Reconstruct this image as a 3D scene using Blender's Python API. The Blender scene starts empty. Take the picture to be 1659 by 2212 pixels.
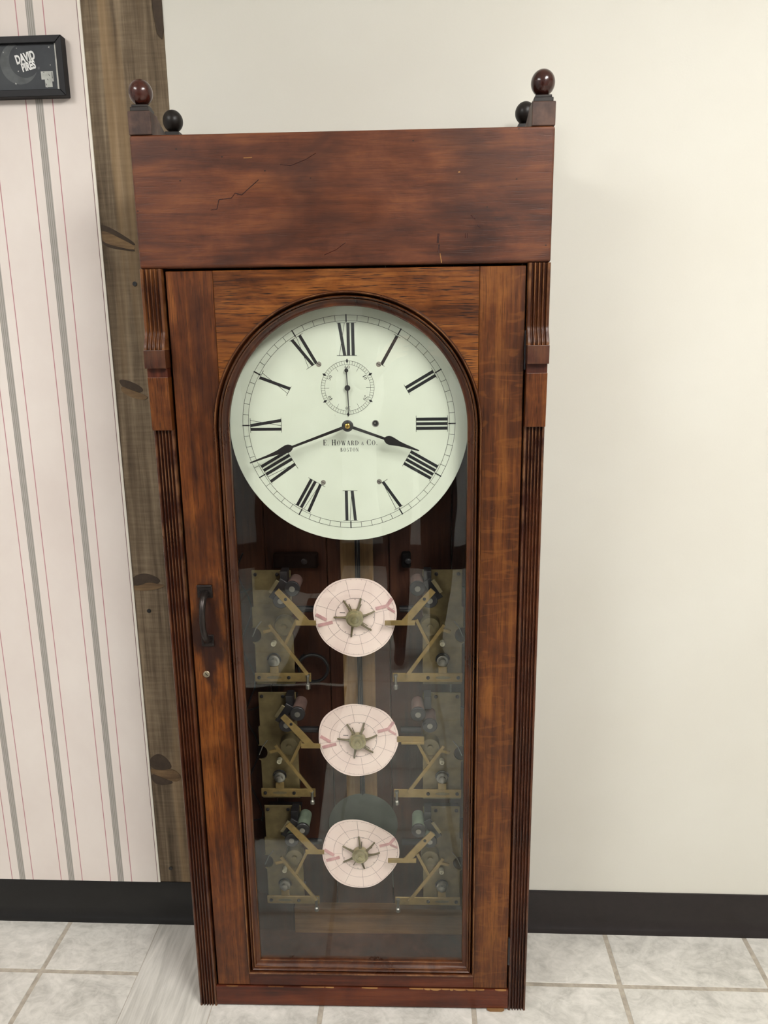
import bpy, bmesh, math, random
from mathutils import Vector, Matrix
random.seed(7)
PI = math.pi
scene = bpy.context.scene
COL = scene.collection

# ------------------------------------------------------------------ camera
PITCH, ROLL, YAW = map(math.radians, (13.1, -0.8, -2.0))
CAM = Vector((0.1032, -1.27, 1.3158))
fwd = Vector((math.sin(YAW) * math.cos(PITCH), math.cos(YAW) * math.cos(PITCH), -math.sin(PITCH)))
right = Vector((math.cos(YAW), -math.sin(YAW), 0))
up = right.cross(fwd)
r2 = right * math.cos(ROLL) + up * math.sin(ROLL)
u2 = up * math.cos(ROLL) - right * math.sin(ROLL)
cam_data = bpy.data.cameras.new('camera')
cam = bpy.data.objects.new('camera', cam_data)
COL.objects.link(cam)
m = Matrix.Identity(4)
for i in range(3):
    m[i][0], m[i][1], m[i][2], m[i][3] = r2[i], u2[i], -fwd[i], CAM[i]
cam.matrix_world = m
cam_data.sensor_fit = 'VERTICAL'
cam_data.sensor_height = 36.0
cam_data.lens = 1661.0 / 2212.0 * 36.0
cam_data.clip_start = 0.02
scene.camera = cam

# ------------------------------------------------------------------ world, exposure
world = bpy.data.worlds.new('world')
scene.world = world
world.use_nodes = True
world.node_tree.nodes['Background'].inputs[0].default_value = (0.9, 0.92, 1.0, 1)
world.node_tree.nodes['Background'].inputs[1].default_value = 0.05
scene.view_settings.view_transform = 'Standard'
scene.view_settings.look = 'None'
scene.view_settings.gamma = 1.0
scene.view_settings.use_curve_mapping = False
scene.view_settings.exposure = 0.79
# ceiling panels: (x, y, sx, sy, strength); each is a lamp fixture built below with the room
PANELS = [(1.0, -1.5, 0.6, 1.2, 20.0), (-1.35, -1.6, 0.6, 1.2, 12.5)]
CEIL = 2.5
ROOM_ROT = -0.0147          # the wall runs a touch askew of the clock


# ------------------------------------------------------------------ materials
def L(r, g, b):
    f = lambda c: (c / 255 / 12.92) if c / 255 <= 0.04045 else ((c / 255 + 0.055) / 1.055) ** 2.4
    return (f(r), f(g), f(b), 1.0)


class NT:
    def __init__(self, name):
        self.m = bpy.data.materials.new(name)
        self.m.use_nodes = True
        self.t = self.m.node_tree
        self.bsdf = self.t.nodes['Principled BSDF']
        self.out = self.t.nodes['Material Output']

    def n(self, typ, **kw):
        nd = self.t.nodes.new(typ)
        for k, v in kw.items():
            setattr(nd, k, v)
        return nd

    def link(self, a, b):
        self.t.links.new(a, b)

    def setin(self, node, **kw):
        for k, v in kw.items():
            s = node.inputs[k.replace('_', ' ')]
            if hasattr(v, 'is_linked'):
                self.link(v, s)
            else:
                s.default_value = v

    def coord(self, scale=(1, 1, 1), loc=(0, 0, 0), rot=(0, 0, 0), rand=0.0):
        tc = self.n('ShaderNodeTexCoord')
        mp = self.n('ShaderNodeMapping')
        mp.inputs['Scale'].default_value = scale
        mp.inputs['Location'].default_value = loc
        mp.inputs['Rotation'].default_value = rot
        src = tc.outputs['Object']
        if rand:
            oi = self.n('ShaderNodeObjectInfo')
            mu = self.n('ShaderNodeMath', operation='MULTIPLY')
            self.link(oi.outputs['Random'], mu.inputs[0]); mu.inputs[1].default_value = rand
            ad = self.n('ShaderNodeVectorMath', operation='ADD')
            self.link(src, ad.inputs[0]); self.link(mu.outputs[0], ad.inputs[1])
            src = ad.outputs[0]
        self.link(src, mp.inputs['Vector'])
        return mp.outputs[0]

    def noise(self, vec, scale=1, detail=4, rough=0.55, dist=0.0):
        nd = self.n('ShaderNodeTexNoise')
        self.link(vec, nd.inputs['Vector'])
        nd.inputs['Scale'].default_value = scale
        nd.inputs['Detail'].default_value = detail
        nd.inputs['Roughness'].default_value = rough
        nd.inputs['Distortion'].default_value = dist
        return nd.outputs['Fac']

    def ramp(self, fac, stops):
        nd = self.n('ShaderNodeValToRGB')
        els = nd.color_ramp.elements
        while len(els) < len(stops):
            els.new(0.5)
        for e, (p, c) in zip(els, stops):
            e.position = p
            e.color = c if hasattr(c, '__len__') else (c, c, c, 1)
        self.link(fac, nd.inputs[0])
        return nd.outputs[0]

    def mix(self, fac, a, b, mode='MIX'):
        nd = self.n('ShaderNodeMix', data_type='RGBA', blend_type=mode)
        for s, v in ((nd.inputs[0], fac), (nd.inputs[6], a), (nd.inputs[7], b)):
            if hasattr(v, 'is_linked'):
                self.link(v, s)
            else:
                s.default_value = v
        return nd.outputs[2]

    def math(self, op, a, b=0.0, clamp=False):
        nd = self.n('ShaderNodeMath', operation=op, use_clamp=clamp)
        for s, v in ((nd.inputs[0], a), (nd.inputs[1], b)):
            if hasattr(v, 'is_linked'):
                self.link(v, s)
            else:
                s.default_value = v
        return nd.outputs[0]

    def bump(self, height, strength=0.3, dist=0.001):
        nd = self.n('ShaderNodeBump')
        nd.inputs['Strength'].default_value = strength
        nd.inputs['Distance'].default_value = dist
        self.link(height, nd.inputs['Height'])
        self.link(nd.outputs[0], self.bsdf.inputs['Normal'])

    def base(self, col=None, rough=None, metal=None, spec=None, coat=None):
        b = self.bsdf
        for k, v in (('Base Color', col), ('Roughness', rough), ('Metallic', metal),
                     ('Specular IOR Level', spec), ('Coat Weight', coat)):
            if v is None:
                continue
            if hasattr(v, 'is_linked'):
                self.link(v, b.inputs[k])
            else:
                b.inputs[k].default_value = v
        return self.m


def plain(name, col, rough=0.5, metal=0.0, spec=0.5, bump=0.0):
    t = NT(name)
    v = t.coord(scale=(60, 60, 60))
    f = t.noise(v, 1, 3)
    c2 = tuple(x * 0.72 for x in col[:3]) + (1,)
    c = t.ramp(f, [(0.35, c2), (0.65, col)])
    if bump:
        t.bump(f, bump)
    return t.base(c, rough, metal, spec)


def wood(name, axis, dark, mid, light, rough=0.35, fine=220, along=5, blotch=1.0, pores=0.5, fleck=0.0,
         wear=None, coat=0.05, seed=0.0, wearlo=0.53, dim=0.72, fleckscale=(46, 12), spec=0.28, stain=None, specks=0.0):
    """axis = grain direction; streaks run along it."""
    if dim != 1.0:
        dark, mid, light = [tuple(c * dim for c in q[:3]) + (1,) for q in (dark, mid, light)]
        if wear:
            wear = tuple(c * dim for c in wear[:3]) + (1,)
    t = NT(name)
    sc = lambda a, b: tuple(a if i == 'xyz'.index(axis) else b for i in range(3))
    f1 = t.noise(t.coord(sc(along, fine), (seed, seed, seed)), 1, 5, 0.6, 0.6)
    f2 = t.noise(t.coord(sc(2.2, 14), (seed + 3, seed, seed)), 1, 4, 0.6, 1.2)
    f3 = t.noise(t.coord(sc(9, 13), (seed + 9, seed, 4)), 1, 5, 0.65, 0.5)
    mixf = t.math('ADD', t.math('MULTIPLY', f1, 0.30), t.math('ADD', t.math('MULTIPLY', f2, 0.36), t.math('MULTIPLY', f3, 0.34)))
    col = t.ramp(mixf, [(0.38, dark), (0.5, mid), (0.61, light)])
    if blotch:
        bl = t.noise(t.coord(sc(6, 11), (seed, 7, seed)), 1, 3, 0.5, 0.8)
        bf = t.ramp(bl, [(0.45, 0.0), (0.68, 1.0)])
        col = t.mix(t.math('MULTIPLY', bf, 0.65 * blotch), col, dark)
    if fleck:
        wv = t.noise(t.coord(sc(*fleckscale), (seed, seed, 2), (0, 0.62, 0)), 1, 2, 0.4, 2.2)
        wf = t.ramp(wv, [(0.56, 0.0), (0.64, 1.0)])
        col = t.mix(t.math('MULTIPLY', wf, fleck), col, light)
    if specks:
        vo = t.n('ShaderNodeTexVoronoi')
        t.link(t.coord(sc(44, 60), (seed, 0.3, 0.7)), vo.inputs['Vector'])
        vo.inputs['Scale'].default_value = 1.0
        sf_ = t.math('LESS_THAN', vo.outputs['Distance'], 0.07)
        sc_ = t.n('ShaderNodeSeparateColor')
        t.link(vo.outputs['Color'], sc_.inputs[0])
        sf_ = t.math('MULTIPLY', sf_, t.math('GREATER_THAN', sc_.outputs[0], 0.8))
        col = t.mix(t.math('MULTIPLY', sf_, specks), col, tuple(x * 0.3 for x in dark[:3]) + (1,))
    hgt = f1
    if pores:
        p = t.noise(t.coord(sc(28, 620), (seed, 1, seed)), 1, 2, 0.5)
        pf = t.ramp(p, [(0.56, 0.0), (0.66, 1.0)])
        col = t.mix(t.math('MULTIPLY', pf, pores), col, tuple(x * 0.35 for x in dark[:3]) + (1,))
        hgt = t.math('SUBTRACT', f1, t.math('MULTIPLY', pf, 0.6))
    if stain:
        (sx_, sz_), (rx_, rz_), scol = stain
        sp = t.n('ShaderNodeSeparateXYZ')
        t.link(t.coord(), sp.inputs[0])
        ex = t.math('DIVIDE', t.math('SUBTRACT', sp.outputs[0], sx_), rx_)
        ez = t.math('DIVIDE', t.math('SUBTRACT', sp.outputs[2], sz_), rz_)
        rr_ = t.math('SQRT', t.math('ADD', t.math('MULTIPLY', ex, ex), t.math('MULTIPLY', ez, ez)))
        nn_ = t.noise(t.coord((40, 40, 18)), 1, 4)
        rr_ = t.math('ADD', rr_, t.math('MULTIPLY', t.math('SUBTRACT', nn_, 0.5), 1.6))
        col = t.mix(t.ramp(rr_, [(0.55, 0.88), (1.0, 0.0)]), col, scol)
    if wear:
        g = t.n('ShaderNodeNewGeometry')
        wn = t.noise(t.coord((25, 25, 25)), 1, 4)
        wf = t.ramp(g.outputs['Pointiness'], [(wearlo, 0.0), (wearlo + 0.06, 1.0)])
        col = t.mix(t.math('MULTIPLY', wf, t.ramp(wn, [(0.42, 0.0), (0.62, 0.9)])), col, wear)
    t.bump(hgt, 0.25, 0.0006)
    rr = t.ramp(f3, [(0.3, rough * 0.8), (0.7, min(1, rough * 1.3))])
    t.base(col, None, 0.0, spec, coat)
    t.link(rr, t.bsdf.inputs['Roughness'])
    t.bsdf.inputs['Coat Roughness'].default_value = 0.25
    return t.m


M = {}
M['cornice'] = wood('stained_pine', 'x', L(58, 29, 19), L(104, 55, 30), L(136, 78, 41), rough=0.40, fine=80, along=6,
                    blotch=1.0, pores=0.2, specks=0.8, spec=0.34)
M['cornice_end'] = wood('stained_pine_side', 'z', L(54, 30, 22), L(86, 46, 28), L(108, 62, 36), rough=0.42, fine=95, blotch=0.7, pores=0.1)
M['stile'] = wood('quartered_oak', 'z', L(50, 22, 11), L(106, 56, 22), L(150, 88, 36), rough=0.36, fine=130, along=3.2,
                  blotch=0.9, pores=0.5, fleck=0.0, seed=2.0, stain=((-0.2565, 0.795), (0.034, 0.125), L(34, 17, 14)))
M['panel_oak'] = wood('corbel_panel_oak', 'z', L(46, 21, 11), L(96, 50, 21), L(140, 82, 36), rough=0.36, fine=130, along=12,
                      blotch=0.8, pores=0.5, seed=12.0)
M['stile2'] = wood('figured_oak', 'z', L(54, 25, 12), L(104, 56, 23), L(148, 90, 38), rough=0.36, fine=150, along=3.2,
                   blotch=0.6, pores=0.4, fleck=0.3, seed=5.0, dim=0.65)
M['rail'] = wood('oak_rail', 'x', L(58, 28, 12), L(122, 68, 26), L(166, 102, 42), rough=0.36, fine=210, along=9,
                 blotch=0.5, pores=1.0, seed=8.0)
M['base'] = wood('mahogany_stain', 'x', L(60, 26, 16), L(96, 44, 25), L(118, 60, 33), rough=0.42, fine=90, blotch=0.4, pores=0.1)
M['flute'] = wood('fluted_oak', 'z', L(42, 19, 12), L(80, 42, 21), L(124, 74, 35), rough=0.34, fine=230, blotch=0.8,
                  pores=0.4, wear=L(150, 100, 60), seed=4.0, wearlo=0.555)
M['flute_dark'] = wood('dark_fluted_oak', 'z', L(40, 17, 11), L(70, 33, 18), L(98, 52, 27), rough=0.32, fine=230, blotch=0.6,
                       pores=0.3, wear=L(128, 88, 58), seed=4.0, wearlo=0.555, spec=0.4)
M['moulding'] = wood('moulding_oak', 'z', L(40, 18, 10), L(74, 37, 18), L(104, 58, 27), rough=0.3, fine=48, along=6, blotch=0.3,
                     pores=0.0, seed=6.0, spec=0.4)
M['moulding_worn'] = wood('worn_moulding_oak', 'z', L(54, 26, 14), L(104, 62, 32), L(156, 106, 62), rough=0.35, fine=60, along=14, blotch=0.4,
                          pores=0.0, seed=7.0, spec=0.4)
M['case'] = wood('case_side_oak', 'z', L(52, 22, 14), L(84, 38, 22), L(112, 56, 30), rough=0.4, fine=140, blotch=0.5, pores=0.3)
M['inner'] = wood('dark_interior_wood', 'z', L(46, 22, 14), L(72, 38, 24), L(92, 54, 34), rough=0.55, fine=120, blotch=0.5, pores=0.1, coat=0.0)
M['inner_light'] = wood('centre_board_wood', 'z', L(96, 72, 46), L(128, 98, 64), L(150, 122, 84), rough=0.6, fine=140, blotch=0.4, pores=0.1, coat=0.0, dim=0.85)
M['inner_rail'] = wood('bottom_rail_wood', 'x', L(92, 64, 38), L(124, 88, 54), L(146, 110, 70), rough=0.6, fine=140, blotch=0.4, pores=0.1, coat=0.0, dim=0.85)
M['finial'] = wood('dark_turned_wood', 'z', L(28, 10, 8), L(58, 24, 18), L(84, 38, 26), rough=0.16, fine=60, blotch=0.4, pores=0.0, coat=0.6)
M['finial_black'] = wood('blackened_wood', 'z', L(22, 18, 16), L(38, 32, 29), L(52, 44, 40), rough=0.4, fine=80, blotch=0.3, pores=0.0)
M['plinth'] = wood('dull_block_wood', 'z', L(40, 28, 26), L(62, 46, 42), L(84, 64, 56), rough=0.5, fine=90, blotch=0.3, pores=0.0, wear=L(120, 90, 76))
M['raw'] = wood('splintered_wood', 'x', L(96, 58, 32), L(150, 108, 62), L(190, 150, 96), rough=0.7, fine=160, blotch=0.3, pores=0.1, coat=0, dim=1.0)
M['lumber'] = None
M['iron'] = plain('blackened_iron', L(58, 52, 50), 0.33, 0.75, 0.5, 0.05)
M['dark_metal'] = plain('dark_metal', L(46, 44, 46), 0.4, 0.4)
M['steel'] = plain('dull_steel', L(150, 146, 138), 0.35, 0.8)
M['brass'] = plain('tarnished_brass', L(146, 122, 76), 0.4, 0.45)
M['brass_plate'] = plain('brass_plate', L(122, 106, 72), 0.5, 0.35)
M['brass_bright'] = plain('bright_brass', L(214, 176, 84), 0.2, 0.95)
M['bronze'] = plain('bronze_knob', L(168, 158, 122), 0.28, 0.6)
M['spider'] = plain('bronze_spider', L(120, 108, 80), 0.35, 0.5)
M['nickel'] = plain('lock_nickel', L(168, 156, 132), 0.35, 0.7)
M['black'] = plain('black_enamel', L(20, 19, 20), 0.35)
M['matte_black'] = plain('matte_black', L(20, 16, 15), 0.85, 0, 0.1)
M['hand'] = plain('blued_hand', L(38, 35, 36), 0.4, 0.2)
M['ink'] = plain('black_ink', L(26, 26, 30), 0.5)
M['ink_thin'] = plain('thin_ink', L(40, 42, 40), 0.55)
M['ink_chart'] = plain('chart_line_ink', L(150, 126, 124), 0.7)
M['ink_chart_dark'] = plain('chart_dark_ink', L(96, 84, 84), 0.7)
M['clip'] = plain('pink_marking_tab', L(206, 158, 158), 0.7)
M['coil_wire'] = plain('coil_wrap', L(108, 84, 78), 0.6)
M['coil_green'] = plain('green_coil_wrap', L(110, 120, 104), 0.6)
M['cable'] = plain('black_cable', L(20, 20, 22), 0.3)
M['bob'] = plain('verdigris_bob', L(62, 66, 58), 0.45, 0.2)
M['white_bit'] = plain('pale_ivory', L(226, 218, 190), 0.5)
M['frame_black'] = plain('black_frame_paint', L(15, 14, 18), 0.5, 0, 0.25)
M['mat_white'] = plain('white_card_edge', L(214, 214, 206), 0.7)
M['print_white'] = plain('white_print', L(232, 232, 230), 0.6)
M['print_grey'] = plain('grey_print', L(176, 178, 172), 0.6)
M['print_mid'] = plain('moon_print', L(78, 82, 83), 0.6)
M['plug'] = plain('dial_plug', L(138, 132, 124), 0.6)
M['skin'] = plain('skin', L(206, 160, 134), 0.5)


def dial_paint():
    t = NT('aged_dial_paint')
    f = t.noise(t.coord((12, 12, 12)), 1, 5)
    c = t.ramp(f, [(0.3, L(207, 212, 197)), (0.7, L(217, 222, 208))])
    s = t.noise(t.coord((140, 140, 140)), 1, 2)
    sf = t.ramp(s, [(0.77, 0.0), (0.8, 0.5)])
    c = t.mix(sf, c, L(150, 146, 126))
    return t.base(c, 0.45, 0, 0.3)


M['dial'] = dial_paint()


def paper():
    t = NT('pink_chart_paper')
    f = t.noise(t.coord((14, 14, 14), rand=9.0), 1, 5)
    c = t.ramp(f, [(0.3, L(226, 202, 196)), (0.7, L(240, 220, 211))])
    return t.base(c, 0.85, 0, 0.2)


M['paper'] = paper()


def glass():
    t = NT('old_wavy_glass')
    t.t.nodes.remove(t.bsdf)
    tr = t.n('ShaderNodeBsdfTransparent')
    tr.inputs[0].default_value = (0.985, 0.995, 0.985, 1)
    gl = t.n('ShaderNodeBsdfGlossy')
    gl.inputs['Roughness'].default_value = 0.0
    gl.inputs['Color'].default_value = (0.95, 1, 1, 1)
    lw = t.n('ShaderNodeLayerWeight')
    p5 = t.math('POWER', lw.outputs['Facing'], 5.0)
    fac = t.math('ADD', t.math('MULTIPLY', p5, 0.95), 0.036)
    nz = t.noise(t.coord((7, 7, 3.0)), 1, 2, 0.4)
    bp = t.n('ShaderNodeBump')
    bp.inputs['Strength'].default_value = 0.35
    bp.inputs['Distance'].default_value = 0.004
    t.link(nz, bp.inputs['Height'])
    t.link(bp.outputs[0], gl.inputs['Normal'])
    mx = t.n('ShaderNodeMixShader')
    t.link(fac, mx.inputs[0]); t.link(tr.outputs[0], mx.inputs[1]); t.link(gl.outputs[0], mx.inputs[2])
    t.link(mx.outputs[0], t.out.inputs[0])
    return t.m


M['glass'] = glass()


def wall_paint(name, a, b):
    t = NT(name)
    f = t.noise(t.coord((3, 3, 3)), 1, 4)
    c = t.ramp(f, [(0.3, a), (0.7, b)])
    g = t.noise(t.coord((260, 260, 260)), 1, 3)
    t.bump(g, 0.15, 0.0006)
    return t.base(c, 0.55, 0, 0.3)


M['cream'] = wall_paint('cream_wall_paint', L(206, 203, 193), L(210, 208, 199))
M['grey_wall'] = wall_paint('far_wall_paint', L(176, 176, 178), L(186, 186, 186))
M['ceiling'] = wall_paint('ceiling_tile_paint', L(226, 224, 216), L(232, 230, 224))


def wallpaper():
    t = NT('striped_wallpaper')
    tc = t.n('ShaderNodeTexCoord')
    sp = t.n('ShaderNodeSeparateXYZ')
    t.link(tc.outputs['Object'], sp.inputs[0])
    x = sp.outputs[0]
    per = 0.1153
    ph = t.math('FRACT', t.math('DIVIDE', t.math('ADD', x, 0.5657 + per * 10.5), per))   # 0.5 at a grey stripe
    d = t.math('MULTIPLY', t.math('SUBTRACT', ph, 0.5), per)
    ad = t.math('ABSOLUTE', d)
    f = t.noise(t.coord((4, 4, 3)), 1, 6, 0.6)
    col = t.ramp(f, [(0.3, L(214, 203, 196)), (0.7, L(226, 218, 211))])
    grey = t.math('LESS_THAN', ad, 0.0068)
    lines = t.math('LESS_THAN', t.math('FRACT', t.math('DIVIDE', t.math('ADD', d, 0.5), 0.0036)), 0.3)
    gcol = t.mix(lines, L(168, 163, 156), L(134, 130, 124))
    col = t.mix(grey, col, gcol)
    red = t.math('LESS_THAN', t.math('ABSOLUTE', t.math('SUBTRACT', ad, 0.0247)), 0.0009)
    col = t.mix(red, col, L(178, 128, 132))
    e1 = t.math('LESS_THAN', t.math('ABSOLUTE', t.math('ADD', x, 0.4805)), 0.0007)
    col = t.mix(e1, col, L(126, 100, 98))
    edge = t.math('GREATER_THAN', x, -0.4795)
    col = t.mix(edge, col, L(228, 222, 210))
    return t.base(col, 0.6, 0, 0.3)


M['wallpaper'] = wallpaper()


def lumber():
    t = NT('rough_weathered_lumber')
    f1 = t.noise(t.coord((90, 90, 3.0)), 1, 6, 0.65, 0.4)
    f2 = t.noise(t.coord((16, 16, 2.6)), 1, 4, 0.6, 1.0)
    saw = t.noise(t.coord((14, 14, 160)), 1, 3, 0.6)
    mf = t.math('ADD', t.math('MULTIPLY', f1, 0.5), t.math('ADD', t.math('MULTIPLY', f2, 0.35), t.math('MULTIPLY', saw, 0.15)))
    col = t.ramp(mf, [(0.36, L(74, 63, 50)), (0.49, L(108, 94, 76)), (0.62, L(140, 124, 102))])
    # heartwood streak
    st = t.noise(t.coord((26, 26, 1.1), (2.2, 0, 0.5)), 1, 2, 0.5)
    col = t.mix(t.ramp(st, [(0.57, 0.0), (0.68, 0.4)]), col, L(166, 138, 102))
    # bark edge on the right arris
    tc = t.n('ShaderNodeTexCoord'); sp = t.n('ShaderNodeSeparateXYZ')
    t.link(tc.outputs['Object'], sp.inputs[0])
    t.bump(mf, 0.5, 0.0015)
    return t.base(col, 0.85, 0, 0.2)


M['lumber'] = lumber()
M['knot'] = wood('knot_wood', 'x', L(78, 60, 44), L(116, 94, 68), L(146, 120, 88), rough=0.85, fine=120, along=14, blotch=0.3, pores=0.0, coat=0, dim=1.0)
M['bark'] = plain('dark_bark', L(70, 57, 45), 0.9, bump=0.6)


def tile(name, streak=False):
    t = NT(name)
    if streak:
        f = t.noise(t.coord((60, 4.5, 10), (0, 0, 0), rand=0.0), 1, 6, 0.65, 0.6)
        g = t.noise(t.coord((12, 6, 6)), 1, 4)
        mf = t.math('ADD', t.math('MULTIPLY', f, 0.72), t.math('MULTIPLY', g, 0.26))
    else:
        f = t.noise(t.coord((9, 11, 9), rand=23.0), 1, 7, 0.68, 1.2)
        g = t.noise(t.coord((34, 42, 34), rand=23.0), 1, 5, 0.6, 1.5)
        mf = t.math('ADD', t.math('MULTIPLY', f, 0.65), t.math('MULTIPLY', g, 0.35))
    col = t.ramp(mf, [(0.33, L(160, 157, 150)), (0.5, L(195, 192, 185)), (0.66, L(216, 212, 205))])
    t.bump(mf, 0.25, 0.0015)
    return t.base(col, 0.42, 0, 0.4)


M['tile'] = tile('mottled_tile')
M['plank'] = tile('streaked_tile', True)
M['grout'] = plain('beige_grout', L(174, 165, 151), 0.9, bump=0.1)
M['base_black'] = plain('black_vinyl_base', L(20, 19, 19), 0.34, 0, 0.42)
M['base_brown'] = plain('dark_brown_vinyl_base', L(32, 25, 25), 0.32, 0, 0.45)


def emitter(name, col, strength):
    t = NT(name)
    t.t.nodes.remove(t.bsdf)
    e = t.n('ShaderNodeEmission')
    e.inputs[0].default_value = col
    e.inputs[1].default_value = strength
    t.link(e.outputs[0], t.out.inputs[0])
    return t.m


# ------------------------------------------------------------------ geometry helpers
class B:
    def __init__(self):
        self.v = []
        self.f = []

    def add(self, vs, fs):
        o = len(self.v)
        self.v += [tuple(p) for p in vs]
        self.f += [tuple(i + o for i in f) for f in fs]
        return self

    def box(self, x0, x1, y0, y1, z0, z1):
        x0, x1 = sorted((x0, x1)); y0, y1 = sorted((y0, y1)); z0, z1 = sorted((z0, z1))
        vs = [(x, y, z) for z in (z0, z1) for y in (y0, y1) for x in (x0, x1)]
        return self.add(vs, [(0, 2, 3, 1), (4, 5, 7, 6), (0, 1, 5, 4), (1, 3, 7, 5), (3, 2, 6, 7), (2, 0, 4, 6)])

    def prism(self, poly, y0, y1):
        """poly in (x, z), front at y0, back at y1"""
        area = sum(a[0] * b[1] - b[0] * a[1] for a, b in zip(poly, poly[1:] + poly[:1]))
        if area < 0:
            poly = poly[::-1]
        n = len(poly)
        vs = [(x, y0, z) for x, z in poly] + [(x, y1, z) for x, z in poly]
        fs = [tuple(range(n)), tuple(range(2 * n - 1, n - 1, -1))]
        for i in range(n):
            j = (i + 1) % n
            fs.append((i, i + n, j + n, j))
        return self.add(vs, fs)

    def flat(self, poly, y):
        area = sum(a[0] * b[1] - b[0] * a[1] for a, b in zip(poly, poly[1:] + poly[:1]))
        if area < 0:
            poly = poly[::-1]
        return self.add([(x, y, z) for x, z in poly], [tuple(range(len(poly)))])

    def lathe(self, c, prof, axis='z', n=24):
        """prof: list of (radius, height along axis)"""
        vs, fs = [], []
        k = len(prof)
        for i in range(n):
            a = 2 * PI * i / n
            for r, h in prof:
                if axis == 'z':
                    vs.append((c[0] + r * math.cos(a), c[1] + r * math.sin(a), c[2] + h))
                elif axis == 'y':
                    vs.append((c[0] + r * math.cos(a), c[1] + h, c[2] + r * math.sin(a)))
                else:
                    vs.append((c[0] + h, c[1] + r * math.cos(a), c[2] + r * math.sin(a)))
        for i in range(n):
            j = (i + 1) % n
            for q in range(k - 1):
                fs.append((i * k + q, j * k + q, j * k + q + 1, i * k + q + 1))
        fs.append(tuple(i * k for i in range(n))[::-1])
        fs.append(tuple(i * k + k - 1 for i in range(n)))
        return self.add(vs, fs)

    def cyl(self, c, r, h0, h1, axis='y', n=20):
        return self.lathe(c, [(r, h0), (r, h1)], axis, n)

    def tube(self, pts, r, n=8):
        pts = [Vector(p) for p in pts]
        rr = r if hasattr(r, '__len__') else [r] * len(pts)
        vs, fs = [], []
        for i, p in enumerate(pts):
            d = (pts[min(i + 1, len(pts) - 1)] - pts[max(i - 1, 0)]).normalized()
            a = d.orthogonal().normalized() if i == 0 else (prev - d * prev.dot(d)).normalized()
            prev = a
            b = d.cross(a)
            for k in range(n):
                t = 2 * PI * k / n
                vs.append(p + (a * math.cos(t) + b * math.sin(t)) * rr[i])
        for i in range(len(pts) - 1):
            for k in range(n):
                q = (k + 1) % n
                fs.append((i * n + k, i * n + q, (i + 1) * n + q, (i + 1) * n + k))
        fs.append(tuple(range(n))[::-1])
        fs.append(tuple((len(pts) - 1) * n + k for k in range(n)))
        return self.add(vs, fs)

    def bar(self, p, q, w, y0, y1):
        """flat bar in the x-z plane from p to q"""
        dx, dz = q[0] - p[0], q[1] - p[1]
        l = math.hypot(dx, dz)
        nx, nz = -dz / l * w / 2, dx / l * w / 2
        return self.prism([(p[0] + nx, p[1] + nz), (p[0] - nx, p[1] - nz), (q[0] - nx, q[1] - nz), (q[0] + nx, q[1] + nz)], y0, y1)

    def build(self, name, mat, parent=None, bevel=0.0, smooth=False, seg=2, loc=None):
        me = bpy.data.meshes.new(name)
        me.from_pydata(self.v, [], self.f)
        bm = bmesh.new(); bm.from_mesh(me)
        bmesh.ops.recalc_face_normals(bm, faces=bm.faces)
        if bevel:
            ed = [e for e in bm.edges if len(e.link_faces) == 2 and e.calc_face_angle(0) > 0.6]
            bmesh.ops.bevel(bm, geom=ed, offset=bevel, segments=seg, affect='EDGES', profile=0.5, clamp_overlap=True)
        if smooth:
            for f in bm.faces:
                f.smooth = True
            for e in bm.edges:
                if len(e.link_faces) == 2 and e.calc_face_angle(0) > 0.75:
                    e.smooth = False
        bm.to_mesh(me); bm.free()
        if mat is not None:
            me.materials.append(M[mat] if isinstance(mat, str) else mat)
        o = bpy.data.objects.new(name, me)
        COL.objects.link(o)
        if loc:
            o.location = loc
        if parent is not None:
            o.parent = parent
        return o


def circle(cx, cz, r, n=32, a0=0.0, a1=2 * PI, close=False):
    k = n if not close else n + 1
    return [(cx + r * math.cos(a0 + (a1 - a0) * i / n), cz + r * math.sin(a0 + (a1 - a0) * i / n)) for i in range(k)]


def ringflat(b, cx, cz, r0, r1, y, n=96):
    o = circle(cx, cz, r1, n); i = circle(cx, cz, r0, n)
    vs = [(x, y, z) for x, z in o] + [(x, y, z) for x, z in i]
    b.add(vs, [(k, (k + 1) % n, n + (k + 1) % n, n + k) for k in range(n)])


def empty(name, loc=(0, 0, 0), rz=0.0):
    o = bpy.data.objects.new(name, None)
    o.empty_display_size = 0.1
    o.location = loc
    o.rotation_euler[2] = rz
    COL.objects.link(o)
    return o


def tag(o, label, cat, group=None):
    o['label'] = label
    o['category'] = cat
    if group:
        o['group'] = group
    return o


def struct(o, label=None, cat=None):
    o['kind'] = 'structure'
    if label:
        o['label'] = label
    if cat:
        o['category'] = cat
    o.rotation_euler[2] = ROOM_ROT
    return o


def dup(o, parent, loc):
    c = o.copy()
    COL.objects.link(c)
    c.parent = parent
    c.location = loc
    return c


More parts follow.
